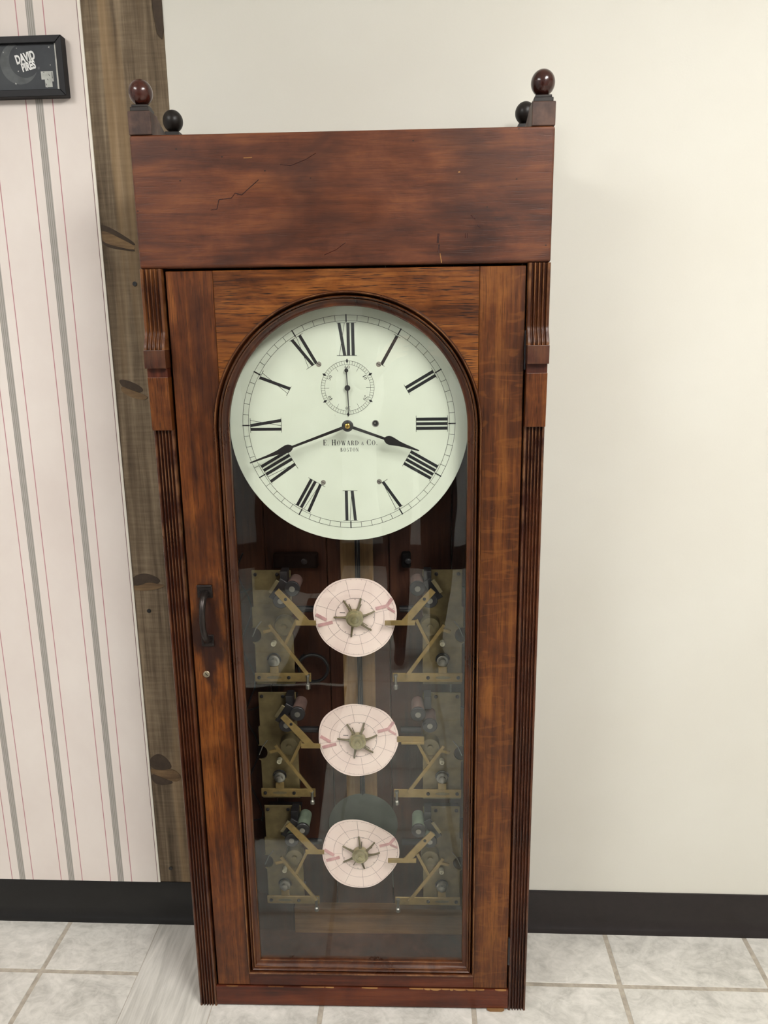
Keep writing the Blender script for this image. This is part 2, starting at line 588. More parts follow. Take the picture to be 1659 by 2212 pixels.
# ------------------------------------------------------------------ the room (its own frame: the long wall is y = WALL)
WALL = 0.226
X0, X1, YB = -2.3, 2.7, -2.97
floor = struct(B().box(X0, X1, YB, WALL, -0.03, -0.0009).build('floor', 'grout'), 'pale grey mottled tile floor with beige grout joints', 'floor')
J = 0.0098          # grout joint
P = 0.3046
tb = B().box(-P / 2 + J / 2, P / 2 - J / 2, -P / 2 + J / 2, P / 2 - J / 2, -0.012, 0.0)
tile0 = None
xj0, yj0 = -0.690, 0.072
cols = [xj0 + P * k for k in range(-5, 11)]
rows = [yj0 - P * k for k in range(0, 10)]
for ri, y in enumerate(rows):
    for ci, x in enumerate(cols):
        if ri < 2 and (abs(x - xj0) < 1e-6 or abs(x - xj0 - P) < 1e-6):
            continue
        if tile0 is None:
            tile0 = tb.build('tile', 'tile', floor, bevel=0.0006, seg=1)
            tile0.location = (x + P / 2, y - P / 2, 0)
        else:
            dup(tile0, floor, (x + P / 2, y - P / 2, 0))
# cut tiles along the wall (top row, deeper than the joint up to the wall)
d = WALL - yj0
cut0 = None
for x in cols:
    if abs(x - xj0) < 1e-6 or abs(x - xj0 - P) < 1e-6:
        continue
    if cut0 is None:
        cut0 = B().box(-P / 2 + J / 2, P / 2 - J / 2, -d / 2 + J / 2, d / 2, -0.012, 0.0).build('tile', 'tile', floor, bevel=0.0006, seg=1)
        cut0.location = (x + P / 2, yj0 + d / 2, 0)
    else:
        dup(cut0, floor, (x + P / 2, yj0 + d / 2, 0))
# the column beside the clock: narrow cut tiles, then a run of streaked sheet
xs = -0.481
B().box(xj0 + J / 2, xs, yj0 + J / 2, WALL, -0.012, 0).build('tile', 'tile', floor, bevel=0.0006, seg=1)
for k in range(2):
    B().box(xj0 + J / 2, xs, yj0 - P * (k + 1) + J / 2, yj0 - P * k - J / 2, -0.012, 0).build('tile', 'tile', floor, bevel=0.0006, seg=1)
xe = -0.302
B().box(xs + 0.0004, xe, yj0 - 2 * P + J / 2, WALL, -0.012, 0.0).build('streaked_tile', 'plank', floor, bevel=0.0012, seg=1)
B().box(xe + 0.001, xj0 + 2 * P - J / 2, yj0 + J / 2, WALL, -0.012, 0).build('tile', 'tile', floor, bevel=0.0006, seg=1)
for k in range(2):
    B().box(xe + 0.001, xj0 + 2 * P - J / 2, yj0 - P * (k + 1) + J / 2, yj0 - P * k - J / 2, -0.012, 0).build('tile', 'tile', floor, bevel=0.0006, seg=1)

XB0, XB1 = -0.4745, -0.329
struct(B().box(XB1, X1, WALL, WALL + 0.1, -0.03, CEIL).build('wall_back', 'cream'), 'plain cream painted wall behind the clock', 'wall')
struct(B().box(X0, XB0, WALL - 0.003, WALL + 0.1, -0.03, CEIL).build('wall_back_left', 'wallpaper', bevel=0.0008),
       'off-white wallpapered wall with grey and thin pink stripes', 'wall')
struct(B().box(X0 - 0.1, X0, YB - 0.1, WALL + 0.1, -0.03, CEIL).build('wall_left', 'grey_wall'), 'plain grey side wall', 'wall')
struct(B().box(X1, X1 + 0.1, YB - 0.1, WALL + 0.1, -0.03, CEIL).build('wall_right', 'cream'), 'plain cream side wall', 'wall')
struct(B().box(X0, X1, YB - 0.1, YB, -0.03, CEIL).build('wall_front', 'grey_wall'), 'grey wall behind the photographer', 'wall')
struct(B().box(X0 - 0.1, X1 + 0.1, YB - 0.1, WALL + 0.1, CEIL, CEIL + 0.1).build('ceiling', 'ceiling'), 'flat off-white ceiling', 'ceiling')
struct(B().box(X0, X1, YB, YB + 0.015, 0.0, 0.14).build('baseboard_front', 'base_black'), 'black base along the far wall', 'baseboard')

# rough board in the wall, with knots, nail heads and a strip of bark as parts
tr = struct(B().box(XB0, XB1, WALL - 0.0005, WALL + 0.08, 0.0, CEIL).build('trim_1', 'lumber'),
            'rough weathered vertical board beside the clock, with dark knots', 'board')


def wallpt(px, py):
    """photo pixel -> (x, z) on the face of the long wall, in the room frame"""
    d_ = fwd + r2 * ((px - 829.5) / 1661.0) + u2 * ((1106 - py) / 1661.0)
    c_, s_ = math.cos(-ROOM_ROT), math.sin(-ROOM_ROT)
    rot = lambda v: Vector((v.x * c_ - v.y * s_, v.x * s_ + v.y * c_, v.z))
    o_, d_ = rot(CAM), rot(d_)
    q = o_ + d_ * ((WALL - o_.y) / d_.y)
    return (max(XB0 + 0.0005, min(XB1 - 0.0005, q.x)), q.z)


def soften(poly):
    for _ in range(2):
        poly = [q for a, b in zip(poly, poly[1:] + poly[:1]) for q in ((a[0] * 0.75 + b[0] * 0.25, a[1] * 0.75 + b[1] * 0.25), (a[0] * 0.25 + b[0] * 0.75, a[1] * 0.25 + b[1] * 0.75))]
    return poly


KNOTS = [
    ([(216, 484), (235, 490), (262, 505), (292, 525), (292, 532), (262, 517), (235, 503), (218, 499)],
     [(218, 498), (235, 502), (262, 516), (292, 531), (292, 541), (262, 535), (235, 528), (220, 520)],
     [(220, 519), (235, 527), (262, 534), (292, 540), (292, 544), (262, 540), (235, 535), (222, 527)]),
    ([(256, 818), (285, 824), (312, 840), (304, 850), (280, 842), (262, 834)],
     [(262, 833), (280, 841), (304, 849), (322, 858), (312, 865), (285, 859), (262, 846)], None),
    ([(284, 1248), (305, 1238), (325, 1240), (348, 1252), (342, 1262), (320, 1258), (300, 1266), (286, 1268)],
     [(286, 1264), (302, 1265), (320, 1257), (342, 1261), (360, 1264), (342, 1272), (315, 1276), (288, 1274)], None),
    ([(318, 1644), (340, 1625), (362, 1638), (374, 1660), (350, 1665), (330, 1660)],
     [(322, 1659), (350, 1664), (374, 1659), (396, 1680), (380, 1690), (352, 1679), (326, 1669)],
     [(326, 1669), (352, 1680), (380, 1690), (352, 1697), (330, 1690)])]
for a_, b_, c_ in KNOTS:
    k_ = B().prism([wallpt(*q) for q in soften(a_)], WALL - 0.0012, WALL).build('knot', 'bark', tr)
    B().prism([wallpt(*q) for q in soften(b_)], WALL - 0.0016, WALL).build('knot_heart', 'knot', k_)
    if c_:
        B().prism([wallpt(*q) for q in soften(c_)], WALL - 0.0011, WALL).build('knot_rim', 'bark', k_)
for x, z in ((-0.419, 1.413), (-0.447, 0.757), (-0.449, 0.138)):
    B().prism(circle(x, z, 0.0042, 14), WALL - 0.0018, WALL).build('nail_hole', 'black', tr)
bk = [(XB1, CEIL), (XB1 - 0.018, CEIL), (XB1 - 0.019, 1.95), (XB1 - 0.017, 1.87), (XB1 - 0.012, 1.835), (XB1 - 0.004, 1.826), (XB1, 1.84)]
B().prism(bk, WALL - 0.003, WALL).build('bark_strip', 'bark', tr, bevel=0.001, seg=1)


def baseboard(name, mat, x0, x1, h, label):
    prof = [(WALL, 0.0), (WALL - 0.0150, 0.0), (WALL - 0.0148, 0.004), (WALL - 0.0105, 0.011), (WALL - 0.006, 0.020), (WALL - 0.0042, 0.032),
            (WALL - 0.0042, h - 0.002), (WALL - 0.003, h), (WALL, h)]
    b = B()
    n = len(prof)
    b.add([(x0, y, z) for y, z in prof] + [(x1, y, z) for y, z in prof],
          [tuple(range(n)), tuple(range(2 * n - 1, n - 1, -1))] + [(i, (i + 1) % n, n + (i + 1) % n, n + i) for i in range(n)])
    return struct(b.build(name, mat, smooth=True), label, 'baseboard')


baseboard('baseboard_left', 'base_black', X0, -0.12, 0.1025, 'black vinyl cove base under the striped wallpaper')
baseboard('baseboard_right', 'base_brown', -0.1195, X1, 0.1, 'dark brown vinyl cove base under the cream wall')

# ceiling panel lamps
for k, (x, y, sx, sy, st) in enumerate(PANELS):
    e = empty('ceiling_light', (x, y, CEIL), 0)
    tag(e, ('white ceiling light panel above the side of the room with the cream wall', 'white ceiling light panel above the side of the room with the striped wallpaper')[k], 'lamp', 'ceiling light panels')
    fr = B()
    w = 0.02
    fr.box(-sx / 2 - w, sx / 2 + w, -sy / 2 - w, -sy / 2, -0.03, -0.0005).box(-sx / 2 - w, sx / 2 + w, sy / 2, sy / 2 + w, -0.03, -0.0005)
    fr.box(-sx / 2 - w, -sx / 2, -sy / 2, sy / 2, -0.03, -0.0005).box(sx / 2, sx / 2 + w, -sy / 2, sy / 2, -0.03, -0.0005)
    fr.build('lamp_frame', 'mat_white', e)
    B().box(-sx / 2, sx / 2, -sy / 2, sy / 2, -0.022, -0.012).build('diffuser', emitter('lamp_diffuser', (1.0, 0.98, 0.945, 1), st), e)

# ------------------------------------------------------------------ the clock
clock = empty('tower_clock')
clock.name = 'case_clock'
tag(clock, 'tall oak case clock with arched glass door, white dial and three pink charts', 'clock')
HW = 0.326
# carcass
for s in (-1, 1):
    B().box(s * (HW - 0.0015), s * (HW - 0.019), 0.014, 0.19, 0.002, 1.425).build('case_side', 'case', clock, bevel=0.001)
    B().box(s * HW, s * (HW - 0.019), 0.0225, 0.19, 1.4255, 1.614).build('cornice_side', 'cornice_end', clock, bevel=0.001)
pw = 0.1225
for k in range(5):
    x = -0.30625 + pw * k
    B().box(x + 0.0006, x + pw - 0.0006, 0.178 + 0.0006 * (k % 2), 0.19, 0.03, 1.598).build('back_plank', 'inner', clock, bevel=0.0015, seg=1)
B().box(-0.306, 0.306, 0.016, 0.178, 0.02, 0.034).build('case_floor', 'inner', clock)
B().box(-0.307, 0.307, 0.0225, 0.19, 1.598, 1.61).build('top_board', 'cornice_end', clock)
B().box(-0.155, 0.30, 0.16, 0.178, 0.034, 0.098).build('back_rail', 'inner_rail', clock, bevel=0.001)
B().box(-0.306, -0.157, 0.168, 0.178, 0.034, 0.128).build('back_rail', 'inner', clock, bevel=0.001)
for xa, xb in ((-0.165, -0.077), (0.086, 0.104)):
    bk_ = B().box(xa, xb, 0.160, 0.178, 0.870, 0.901).build('iron_bracket', 'matte_black', clock, bevel=0.004)
    B().lathe(((xa * 0.3 + xb * 0.7), 0, 0.885), [(0.006, 0.160), (0.0055, 0.157), (0.003, 0.156)], 'y', 14).build('bolt', 'dark_metal', bk_)

# cornice fascia with worn, softened arrises
fas = B().box(-HW, HW, 0.0, 0.022, 1.4205, 1.6175).build('cornice_fascia', 'cornice', clock, bevel=0.004, seg=3)


def crack(pts, w, name, mat):
    b = B()
    for p, q in zip(pts, pts[1:]):
        b.bar(p, q, w, -0.0003, 0.0006)
    b.build(name, mat, fas)


# scratches and dents of the fascia (positions on the board)
crack([(-0.206, 1.507), (-0.196, 1.508), (-0.192, 1.522), (-0.172, 1.524), (-0.166, 1.531), (-0.156, 1.528), (-0.146, 1.536), (-0.128, 1.550)], 0.0011, 'crack', 'finial')
crack([(-0.094, 1.571), (-0.078, 1.569), (-0.055, 1.577), (-0.038, 1.586)], 0.0009, 'crack', 'finial')
crack([(0.150, 1.438), (0.151, 1.450)], 0.0022, 'dent', 'finial')
crack([(0.149, 1.452), (0.150, 1.466)], 0.0034, 'dent', 'finial')
crack([(0.155, 1.422), (0.1525, 1.437)], 0.0014, 'scratch', 'raw')
crack([(-0.150 + 0.0, 1.5815), (-0.137, 1.582)], 0.0013, 'scratch', 'raw')
crack([(0.200, 1.492), (0.207, 1.486)], 0.0020, 'dent', 'finial')
crack([(0.211, 1.478), (0.215, 1.474)], 0.0016, 'dent', 'finial')
crack([(0.192, 1.4585), (0.192, 1.4655)], 0.0012, 'dent', 'finial')
crack([(0.195, 1.4585), (0.195, 1.4655)], 0.0012, 'dent', 'finial')
crack([(-0.03, 1.437), (-0.01, 1.445), (0.004, 1.455)], 0.0009, 'scratch', 'finial')
crack([(0.180, 1.5545), (0.183, 1.555)], 0.0018, 'chip', 'raw')

# finials
for s in (-1, 1):
    cx = s * (HW - 0.0178)
    # front: square block with chamfer, square rings, ball
    pb = B().box(cx - 0.0178, cx + 0.0178, 0.001, 0.037, 1.6178, 1.652).build('finial_block', 'plinth', clock, bevel=0.0015)
    # swept ridge running back along the side
    b = B()
    n = 12
    vs, fs = [], []
    for i in range(n + 1):
        t = i / n
        y = 0.037 + 0.115 * t
        h = 0.031 * (1 - t) ** 1.5 + 0.003
        vs += [(cx - 0.0165, y, 1.6145), (cx + 0.0165, y, 1.6145), (cx + 0.0165, y, 1.6145 + h + 0.003), (cx - 0.0165, y, 1.6145 + h + 0.003)]
    for i in range(n):
        for q in range(4):
            fs.append((i * 4 + q, i * 4 + (q + 1) % 4, i * 4 + 4 + (q + 1) % 4, i * 4 + 4 + q))
    fs += [(0, 1, 2, 3), tuple(n * 4 + q for q in range(4))]
    b.add(vs, fs).build('swept_ridge', 'plinth', clock)
    B().box(cx - 0.0145, cx + 0.0145, 0.0045, 0.0335, 1.652, 1.6585).box(cx - 0.0125, cx + 0.0125, 0.0065, 0.0315, 1.6584, 1.6625).build('finial_collar', 'finial_black', clock, bevel=0.001)
    ball = [(0.0001, 1.6615), (0.0085, 1.6615)]
    for i in range(3, 25):
        a = -PI / 2 + PI * i / 24
        ball.append((max(0.0001, 0.0182 * math.cos(a)), 1.6815 + 0.0192 * math.sin(a)))
    B().lathe((cx, 0.019, 0), ball, 'z', 32).build('finial_ball', 'finial', clock, smooth=True)
    # rear
    rx = cx * 0.985
    B().box(rx - 0.014, rx + 0.014, 0.154, 0.184, 1.6105, 1.648).build('finial_block', 'finial_black', clock, bevel=0.001)
    B().box(rx - 0.0125, rx + 0.0125, 0.157, 0.181, 1.648, 1.6595).build('finial_collar', 'finial_black', clock, bevel=0.001)
    ball = [(0.0001, 1.658), (0.0085, 1.658)] + [(max(0.0001, 0.0172 * math.cos(-PI / 2 + PI * i / 24)), 1.678 + 0.0182 * math.sin(-PI / 2 + PI * i / 24)) for i in range(3, 25)]
    B().lathe((rx, 0.169, 0), ball, 'z', 32).build('finial_ball', 'finial_black', clock, smooth=True)


def flute_profile(w, n, depth, edge, per=7):
    """(u, depth) across width w with n round grooves"""
    pts = [(0.0, 0.0012), (0.0010, 0.0)]
    pitch = (w - 2 * edge) / n
    g = pitch * 0.78
    for k in range(n):
        u0 = edge + pitch * k + (pitch - g) / 2
        pts.append((u0, 0.0))
        for i in range(1, per):
            t = i / per
            pts.append((u0 + g * t, depth * math.sin(PI * t) ** 0.8))
        pts.append((u0 + g, 0.0))
    pts += [(w - 0.0010, 0.0), (w, 0.0012)]
    return pts


def fluted(x0, w, zs, yfun, ffun, yback, prof):
    vs, fs = [], []
    n = len(prof)
    m_ = n + 2
    for z in zs:
        for u, dpt in prof:
            vs.append((x0 + u, yfun(z) + dpt * ffun(z), z))
        vs += [(x0 + w, yback, z), (x0, yback, z)]
    for i in range(len(zs) - 1):
        for k in range(m_):
            q = (k + 1) % m_
            fs.append((i * m_ + k, i * m_ + q, (i + 1) * m_ + q, (i + 1) * m_ + k))
    fs += [tuple(range(m_)), tuple((len(zs) - 1) * m_ + k for k in range(m_))]
    return B().add(vs, fs)


for s in (-1, 1):
    w = 0.034
    x0 = -HW + 0.0005 if s < 0 else HW - 0.0005 - w
    zs = [0.0, 0.01, 0.3, 0.6, 0.9, 1.163]
    fluted(x0, w, zs, lambda z: 0.002, lambda z: 1.0, 0.0135, flute_profile(w, 5, 0.0042, 0.0032)).build('pilaster', 'flute_dark', clock, smooth=True)
    # corbel: fluted tongue curling out to a block, undercut, then a raised plain block
    prof = [(u, dd) for u, dd in flute_profile(w + 0.001, 4, 0.0042, 0.0042)]

    def yf(z):
        if z > 1.325:
            return -0.002
        t = (1.325 - z) / (1.325 - 1.294)
        t = min(1, t)
        return -0.002 - 0.011 * t * t * (3 - 2 * t)
    zs = [1.42, 1.38, 1.34] + [1.325 - 0.031 * i / 12 for i in range(13)]
    c = fluted(x0 - 0.0005, w + 0.001, zs[::-1], yf, lambda z: 1.0, 0.0135, prof)
    cb = c.build('corbel', 'flute', clock, smooth=True)
    B().box(x0 - 0.0005, x0 + w + 0.0005, -0.0155, 0.0135, 1.2645, 1.2938).build('corbel_block', 'flute_dark', cb, bevel=0.0008)
    B().box(x0 + 0.0005, x0 + w - 0.0005, -0.006, 0.0135, 1.250, 1.2645).build('corbel_neck', 'case', cb)
    b = B()
    vs = [(x0, -0.0075, 1.2500), (x0 + w, -0.0075, 1.2500), (x0 + w, 0.0135, 1.2500), (x0, 0.0135, 1.2500),
          (x0, -0.004, 1.1625), (x0 + w, -0.004, 1.1625), (x0 + w, 0.0135, 1.1625), (x0, 0.0135, 1.1625)]
    b.add(vs, [(0, 1, 2, 3), (4, 5, 6, 7), (0, 1, 5, 4), (1, 2, 6, 5), (2, 3, 7, 6), (3, 0, 4, 7)])
    b.build('corbel_panel', 'panel_oak', cb, bevel=0.0008)

B().box(-0.2912, 0.2912, 0.002, 0.020, 0.004, 0.0475).build('base_rail', 'base', clock, bevel=0.0012)
x = -0.27
while x < 0.283:
    ww = random.uniform(0.012, 0.05) if x < 0.1 else random.uniform(0.007, 0.028)
    ww = min(ww, 0.288 - x)
    if random.random() < (0.35 if x < 0.1 else 0.85):
        hh_ = random.uniform(0.0006, 0.0012) if x < 0.1 else random.uniform(0.0012, 0.0034)
        B().prism([(x, 0.0478), (x + ww * 0.96, 0.0478), (x + ww * 0.94, 0.0478 - hh_ * random.random()), (x + ww * 0.6, 0.0478 - hh_), (x + ww * 0.25, 0.0478 - hh_ * 0.8)], 0.0016, 0.004).build('splinter', 'raw', clock)
    x += ww
B().prism([(0.256, 0.0), (0.279, 0.0), (0.284, 0.0040), (0.250, 0.0040)], -0.002, 0.014).build('shim', 'inner_rail', clock)

# ---- door
ZC, RA, ZB = 1.160, 0.2235, 0.081
DX0, DX1, DZ0, DZ1 = -0.2865, 0.2885, 0.0498, 1.4165
XR0, XR1 = -0.2107, 0.2155
YD = 0.0045
RC = RA - 0.001
door = B()
# backing frame behind stiles and rails
outer = [(-RC - 0.03, ZB - 0.025), (RC + 0.03, ZB - 0.025), (RC + 0.03, 1.39), (-RC - 0.03, 1.39)]


def arch_pts(r, n=40, a0=0.0, a1=PI):
    return [(r * math.cos(a0 + (a1 - a0) * i / n), ZC + r * math.sin(a0 + (a1 - a0) * i / n)) for i in range(n + 1)]


def frame_ring(r0, r1, zb0, zb1, y0, y1):
    """arched frame between an inner and an outer offset outline"""
    a = [(-r0, zb0)] + [(r0, zb0)] + arch_pts(r0)
    c = [(-r1, zb1)] + [(r1, zb1)] + arch_pts(r1)
    n = len(a)
    vs = [(x, y0, z) for x, z in a] + [(x, y0, z) for x, z in c] + [(x, y1, z) for x, z in a] + [(x, y1, z) for x, z in c]
    fs = []
    for i in range(n):
        j = (i + 1) % n
        fs += [(i, j, n + j, n + i), (2 * n + i, 3 * n + i, 3 * n + j, 2 * n + j), (i, 2 * n + i, 2 * n + j, j), (n + i, n + j, 3 * n + j, 3 * n + i)]
    return B().add(vs, fs)


door = frame_ring(0.2005, 0.2300, ZB + 0.0235, ZB - 0.005, 0.0165, 0.022).build('door', 'moulding', clock)


def zarc(x):
    return ZC + math.sqrt(max(0.0, RC * RC - x * x))


# left stile, right stile, top rail with the arch cut, bottom rail
aL = math.acos(XR0 / RC)
ptsL = [(DX0, DZ0), (-RC, DZ0), (-RC, ZC)] + [(RC * math.cos(a), ZC + RC * math.sin(a)) for a in [PI - (PI - aL) * i / 8 for i in range(1, 9)]] + [(XR0, DZ1), (DX0, DZ1)]
aR = math.acos(XR1 / RC)
ptsR = [(DX1, DZ0), (RC, DZ0), (RC, ZC)] + [(RC * math.cos(a), ZC + RC * math.sin(a)) for a in [aR * i / 8 for i in range(1, 9)]] + [(XR1, DZ1), (DX1, DZ1)]
stl = B().prism(ptsL, YD, 0.0165).build('stile', 'stile', door, bevel=0.0009, seg=1)
B().prism(ptsR, YD, 0.0165).build('stile', 'stile2', door, bevel=0.0009, seg=1)
ptsT = [(XR0 + 0.0003, DZ1)] + [(RC * math.cos(a), ZC + RC * math.sin(a)) for a in [aL - (aL - aR) * i / 48 for i in range(49)]] + [(XR1 - 0.0003, DZ1)]
ptsT[1] = (XR0 + 0.0003, ptsT[1][1]); ptsT[-2] = (XR1 - 0.0003, ptsT[-2][1])
B().prism(ptsT, YD, 0.0165).build('top_rail', 'rail', door, bevel=0.0006, seg=1)
B().box(-RC, RC, YD, 0.0165, DZ0, ZB + 0.001).build('bottom_rail', 'base', door, bevel=0.0006, seg=1)

# moulding swept round the opening: bead, quirk, bead, cove down to the glass
prof = [(0.0, 0.0046), (0.0002, 0.0008), (0.0008, -0.0020), (0.0020, -0.0036), (0.0034, -0.0036), (0.0045, -0.0018), (0.0050, 0.0020), (0.0054, 0.0080),
        (0.0066, 0.0092), (0.0076, 0.0082), (0.0080, 0.0035), (0.0086, -0.0002), (0.0098, -0.0016), (0.0110, -0.0006), (0.0117, 0.0026), (0.0124, 0.0042),
        (0.0130, 0.0026), (0.0140, 0.0030), (0.0158, 0.0062), (0.0182, 0.0088), (0.0212, 0.0100), (0.0228, 0.0096), (0.0233, 0.0088), (0.0240, 0.0098), (0.0240, 0.0160), (0.0, 0.0160)]
stations = []
nz = 14
stations.append(lambda o: (-(RA - o), ZB + o))
for i in range(1, nz + 1):
    t = i / nz
    stations.append(lambda o, t=t: (-(RA - o), (ZB + o) * (1 - t) + ZC * t))
for i in range(1, 64):
    a = PI - PI * i / 64
    stations.append(lambda o, a=a: ((RA - o) * math.cos(a), ZC + (RA - o) * math.sin(a)))
for i in range(nz, 0, -1):
    t = i / nz
    stations.append(lambda o, t=t: ((RA - o), (ZB + o) * (1 - t) + ZC * t))
stations.append(lambda o: ((RA - o), ZB + o))
for i in range(1, 8):
    t = i / 8
    stations.append(lambda o, t=t: ((RA - o) * (1 - 2 * t), ZB + o))
vs, fs = [], []
k = len(prof)
for st in stations:
    for o, y in prof:
        x, z = st(o)
        vs.append((x, y, z))
n = len(stations)
for i in range(n):
    j = (i + 1) % n
    for q in range(k):
        fs.append((i * k + q, j * k + q, j * k + (q + 1) % k, i * k + (q + 1) % k))
dmo = B().add(vs, fs).build('door_moulding', 'moulding', door, smooth=True)
dmo.data.materials.append(M['moulding_worn'])
for p in dmo.data.polygons:
    if p.index % k in (3, 4, 11, 16, 22):
        p.material_index = 1
# glass pane
gp = [(-0.2004, ZB + 0.0232), (0.2004, ZB + 0.0232)] + arch_pts(0.2004)
B().prism(gp, 0.0125, 0.0155).build('glass_pane', 'glass', door)['label'] = 'old clear glass pane of the arched door'
# pull handle
hd = B().box(-0.2712, -0.2445, 0.0015, 0.0045, 0.8665, 0.8905).box(-0.2712, -0.2445, -0.0015, 0.0045, 0.887, 0.8905)
hd = hd.build('pull_handle', 'iron', door, bevel=0.0008)
hd['label'] = 'black iron pull handle'
B().box(-0.2700, -0.2478, 0.0015, 0.0045, 0.7755, 0.797).build('handle_foot', 'iron', hd, bevel=0.0008)
pth, rad = [], []
hx = -0.2578
for i in range(25):
    t = i / 24
    z = 0.8745 + (0.789 - 0.8745) * t
    y = 0.002 - 0.030 * math.sin(PI * t) ** 0.42
    pth.append((hx + 0.001 * t, y, z)); rad.append(0.0072 if i in (0, 24) else 0.0062 - 0.0008 * math.sin(PI * t))
B().tube(pth, rad, 12).build('handle_grip', 'iron', hd, smooth=True)
for x, z in ((-0.2672, 0.8785), (-0.2488, 0.8785), (-0.2660, 0.7805), (-0.2515, 0.7805)):
    B().lathe((x, 0, z), [(0.0022, 0.0016), (0.0021, 0.0008), (0.001, 0.0004)], 'y', 12).build('screw', 'iron', hd)
# worn dark finish round the handle is part of the wood; the lock
lk = B().lathe((-0.2657, 0, 0.7205), [(0.0062, 0.006), (0.0062, 0.0036), (0.0056, 0.003), (0.0045, 0.003)], 'y', 24).build('lock', 'nickel', door, smooth=True)
B().bar((-0.2677, 0.7228), (-0.2637, 0.7182), 0.0013, 0.0027, 0.0035).build('keyhole', 'black', lk)
# hinges on the right
for z0 in (1.255, 0.107):
    B().cyl((0.2905, 0.0035, 0), 0.0022, z0, z0 + 0.062, 'z', 12).build('hinge', 'dark_metal', door)

# ---- dial
DCX, DCZ, YDI = -0.0014, 1.164, 0.045
dial = B().lathe((DCX, YDI, DCZ), [(0.2048, 0.0028), (0.2055, 0.0022), (0.2055, 0.0006), (0.2050, 0.0)], 'y', 128).build('dial', 'dial', clock, smooth=True)
dial['label'] = 'off-white painted round dial with black roman numerals'
YP = YDI - 0.00025
HPI = PI / 2


def polar(r, a):       # a clockwise from 12
    return (DCX + r * math.sin(a), DCZ + r * math.cos(a))


mt = B()
ringflat(mt, DCX, DCZ, 0.1818, 0.1824, YP, 160)
ringflat(mt, DCX, DCZ, 0.1723, 0.1729, YP, 160)
for i in range(60):
    a = i * PI / 30
    p, q = polar(0.1726, a), polar(0.1821, a)
    mt.bar(p, q, 0.0007, YP, YP + 0.0002)
mt.build('minute_track', 'ink_thin', dial)
for i in range(12):
    a = i * PI / 6
    B().bar(polar(0.1706, a), polar(0.1832, a), 0.0021, YP - 0.00005, YP + 0.0002).build('hour_mark', 'ink', dial)
# numerals
HN, R0 = 0.0535, 0.1158
TK, TN = 0.0052, 0.0007
NUM = ['XII', 'I', 'II', 'III', 'IIII', 'V', 'VI', 'VII', 'VIII', 'IX', 'X', 'XI']
ADV = {'I': 0.0078, 'V': 0.0135, 'X': 0.0135}


def seg(b, p, q, w, a, off=0.0):
    """stroke between glyph points (u across, v outward), clipped square at both ends"""
    def T(u, v):
        r = R0 + v
        return (DCX + u * math.cos(a) + r * math.sin(a), DCZ - u * math.sin(a) + r * math.cos(a))
    (u0, v0), (u1, v1) = p, q
    if abs(v1 - v0) > abs(u1 - u0):
        h = w / 2
        poly = [T(u0 - h, v0), T(u0 + h, v0), T(u1 + h, v1), T(u1 - h, v1)]
    else:
        h = w / 2
        poly = [T(u0, v0 - h), T(u0, v0 + h), T(u1, v1 + h), T(u1, v1 - h)]
    b.flat(poly, YP - off)


for i, s in enumerate(NUM):
    a = i * PI / 6
    b = B()
    tot = sum(ADV[c] for c in s)
    u = -tot / 2
    for c in s:
        w = ADV[c]
        if c == 'I':
            seg(b, (u + w / 2, 0), (u + w / 2, HN), TK, a)
        elif c == 'V':
            seg(b, (u + 0.0025, HN), (u + w / 2 + 0.0004, 0), TK, a)
            seg(b, (u + w - 0.0015, HN), (u + w / 2 + 0.0012, 0), TN, a, 0.00003)
        else:
            seg(b, (u + 0.0025, HN), (u + w - 0.0025, 0), TK, a)
            seg(b, (u + w - 0.0020, HN), (u + 0.0020, 0), TN, a, 0.00003)
        u += w
    seg(b, (-tot / 2 - 0.0022, 0), (tot / 2 + 0.0022, 0), TN, a, 0.00006)
    seg(b, (-tot / 2 - 0.0022, HN), (tot / 2 + 0.0022, HN), TN, a, 0.00006)
    b.build('numeral', 'ink', dial)


# small serif lettering made of strokes: glyph space width x 1.0 height
def arcstroke(cx, cz, rx, rz, a0, a1, wmax, wmin, n=20):
    out, inn = [], []
    for i in range(n + 1):
        a = math.radians(a0 + (a1 - a0) * i / n)
        w = wmin + (wmax - wmin) * abs(math.cos(a)) ** 1.5
        out.append((cx + rx * math.cos(a), cz + rz * math.sin(a)))
        inn.append((cx + (rx - w) * math.cos(a), cz + (rz - w * 0.6) * math.sin(a)))
    return [[out[i], out[i + 1], inn[i + 1], inn[i]] for i in range(n)]


def st(x0, z0, x1, z1, w):
    dx, dz = x1 - x0, z1 - z0
    if abs(dz) > abs(dx):
        return [[(x0 - w / 2, z0), (x0 + w / 2, z0), (x1 + w / 2, z1), (x1 - w / 2, z1)]]
    return [[(x0, z0 - w / 2), (x1, z1 - w / 2), (x1, z1 + w / 2), (x0, z0 + w / 2)]]


K, T_ = 0.17, 0.055


def sf(x, z, w=0.30):
    return st(x - w / 2, z, x + w / 2, z, T_)


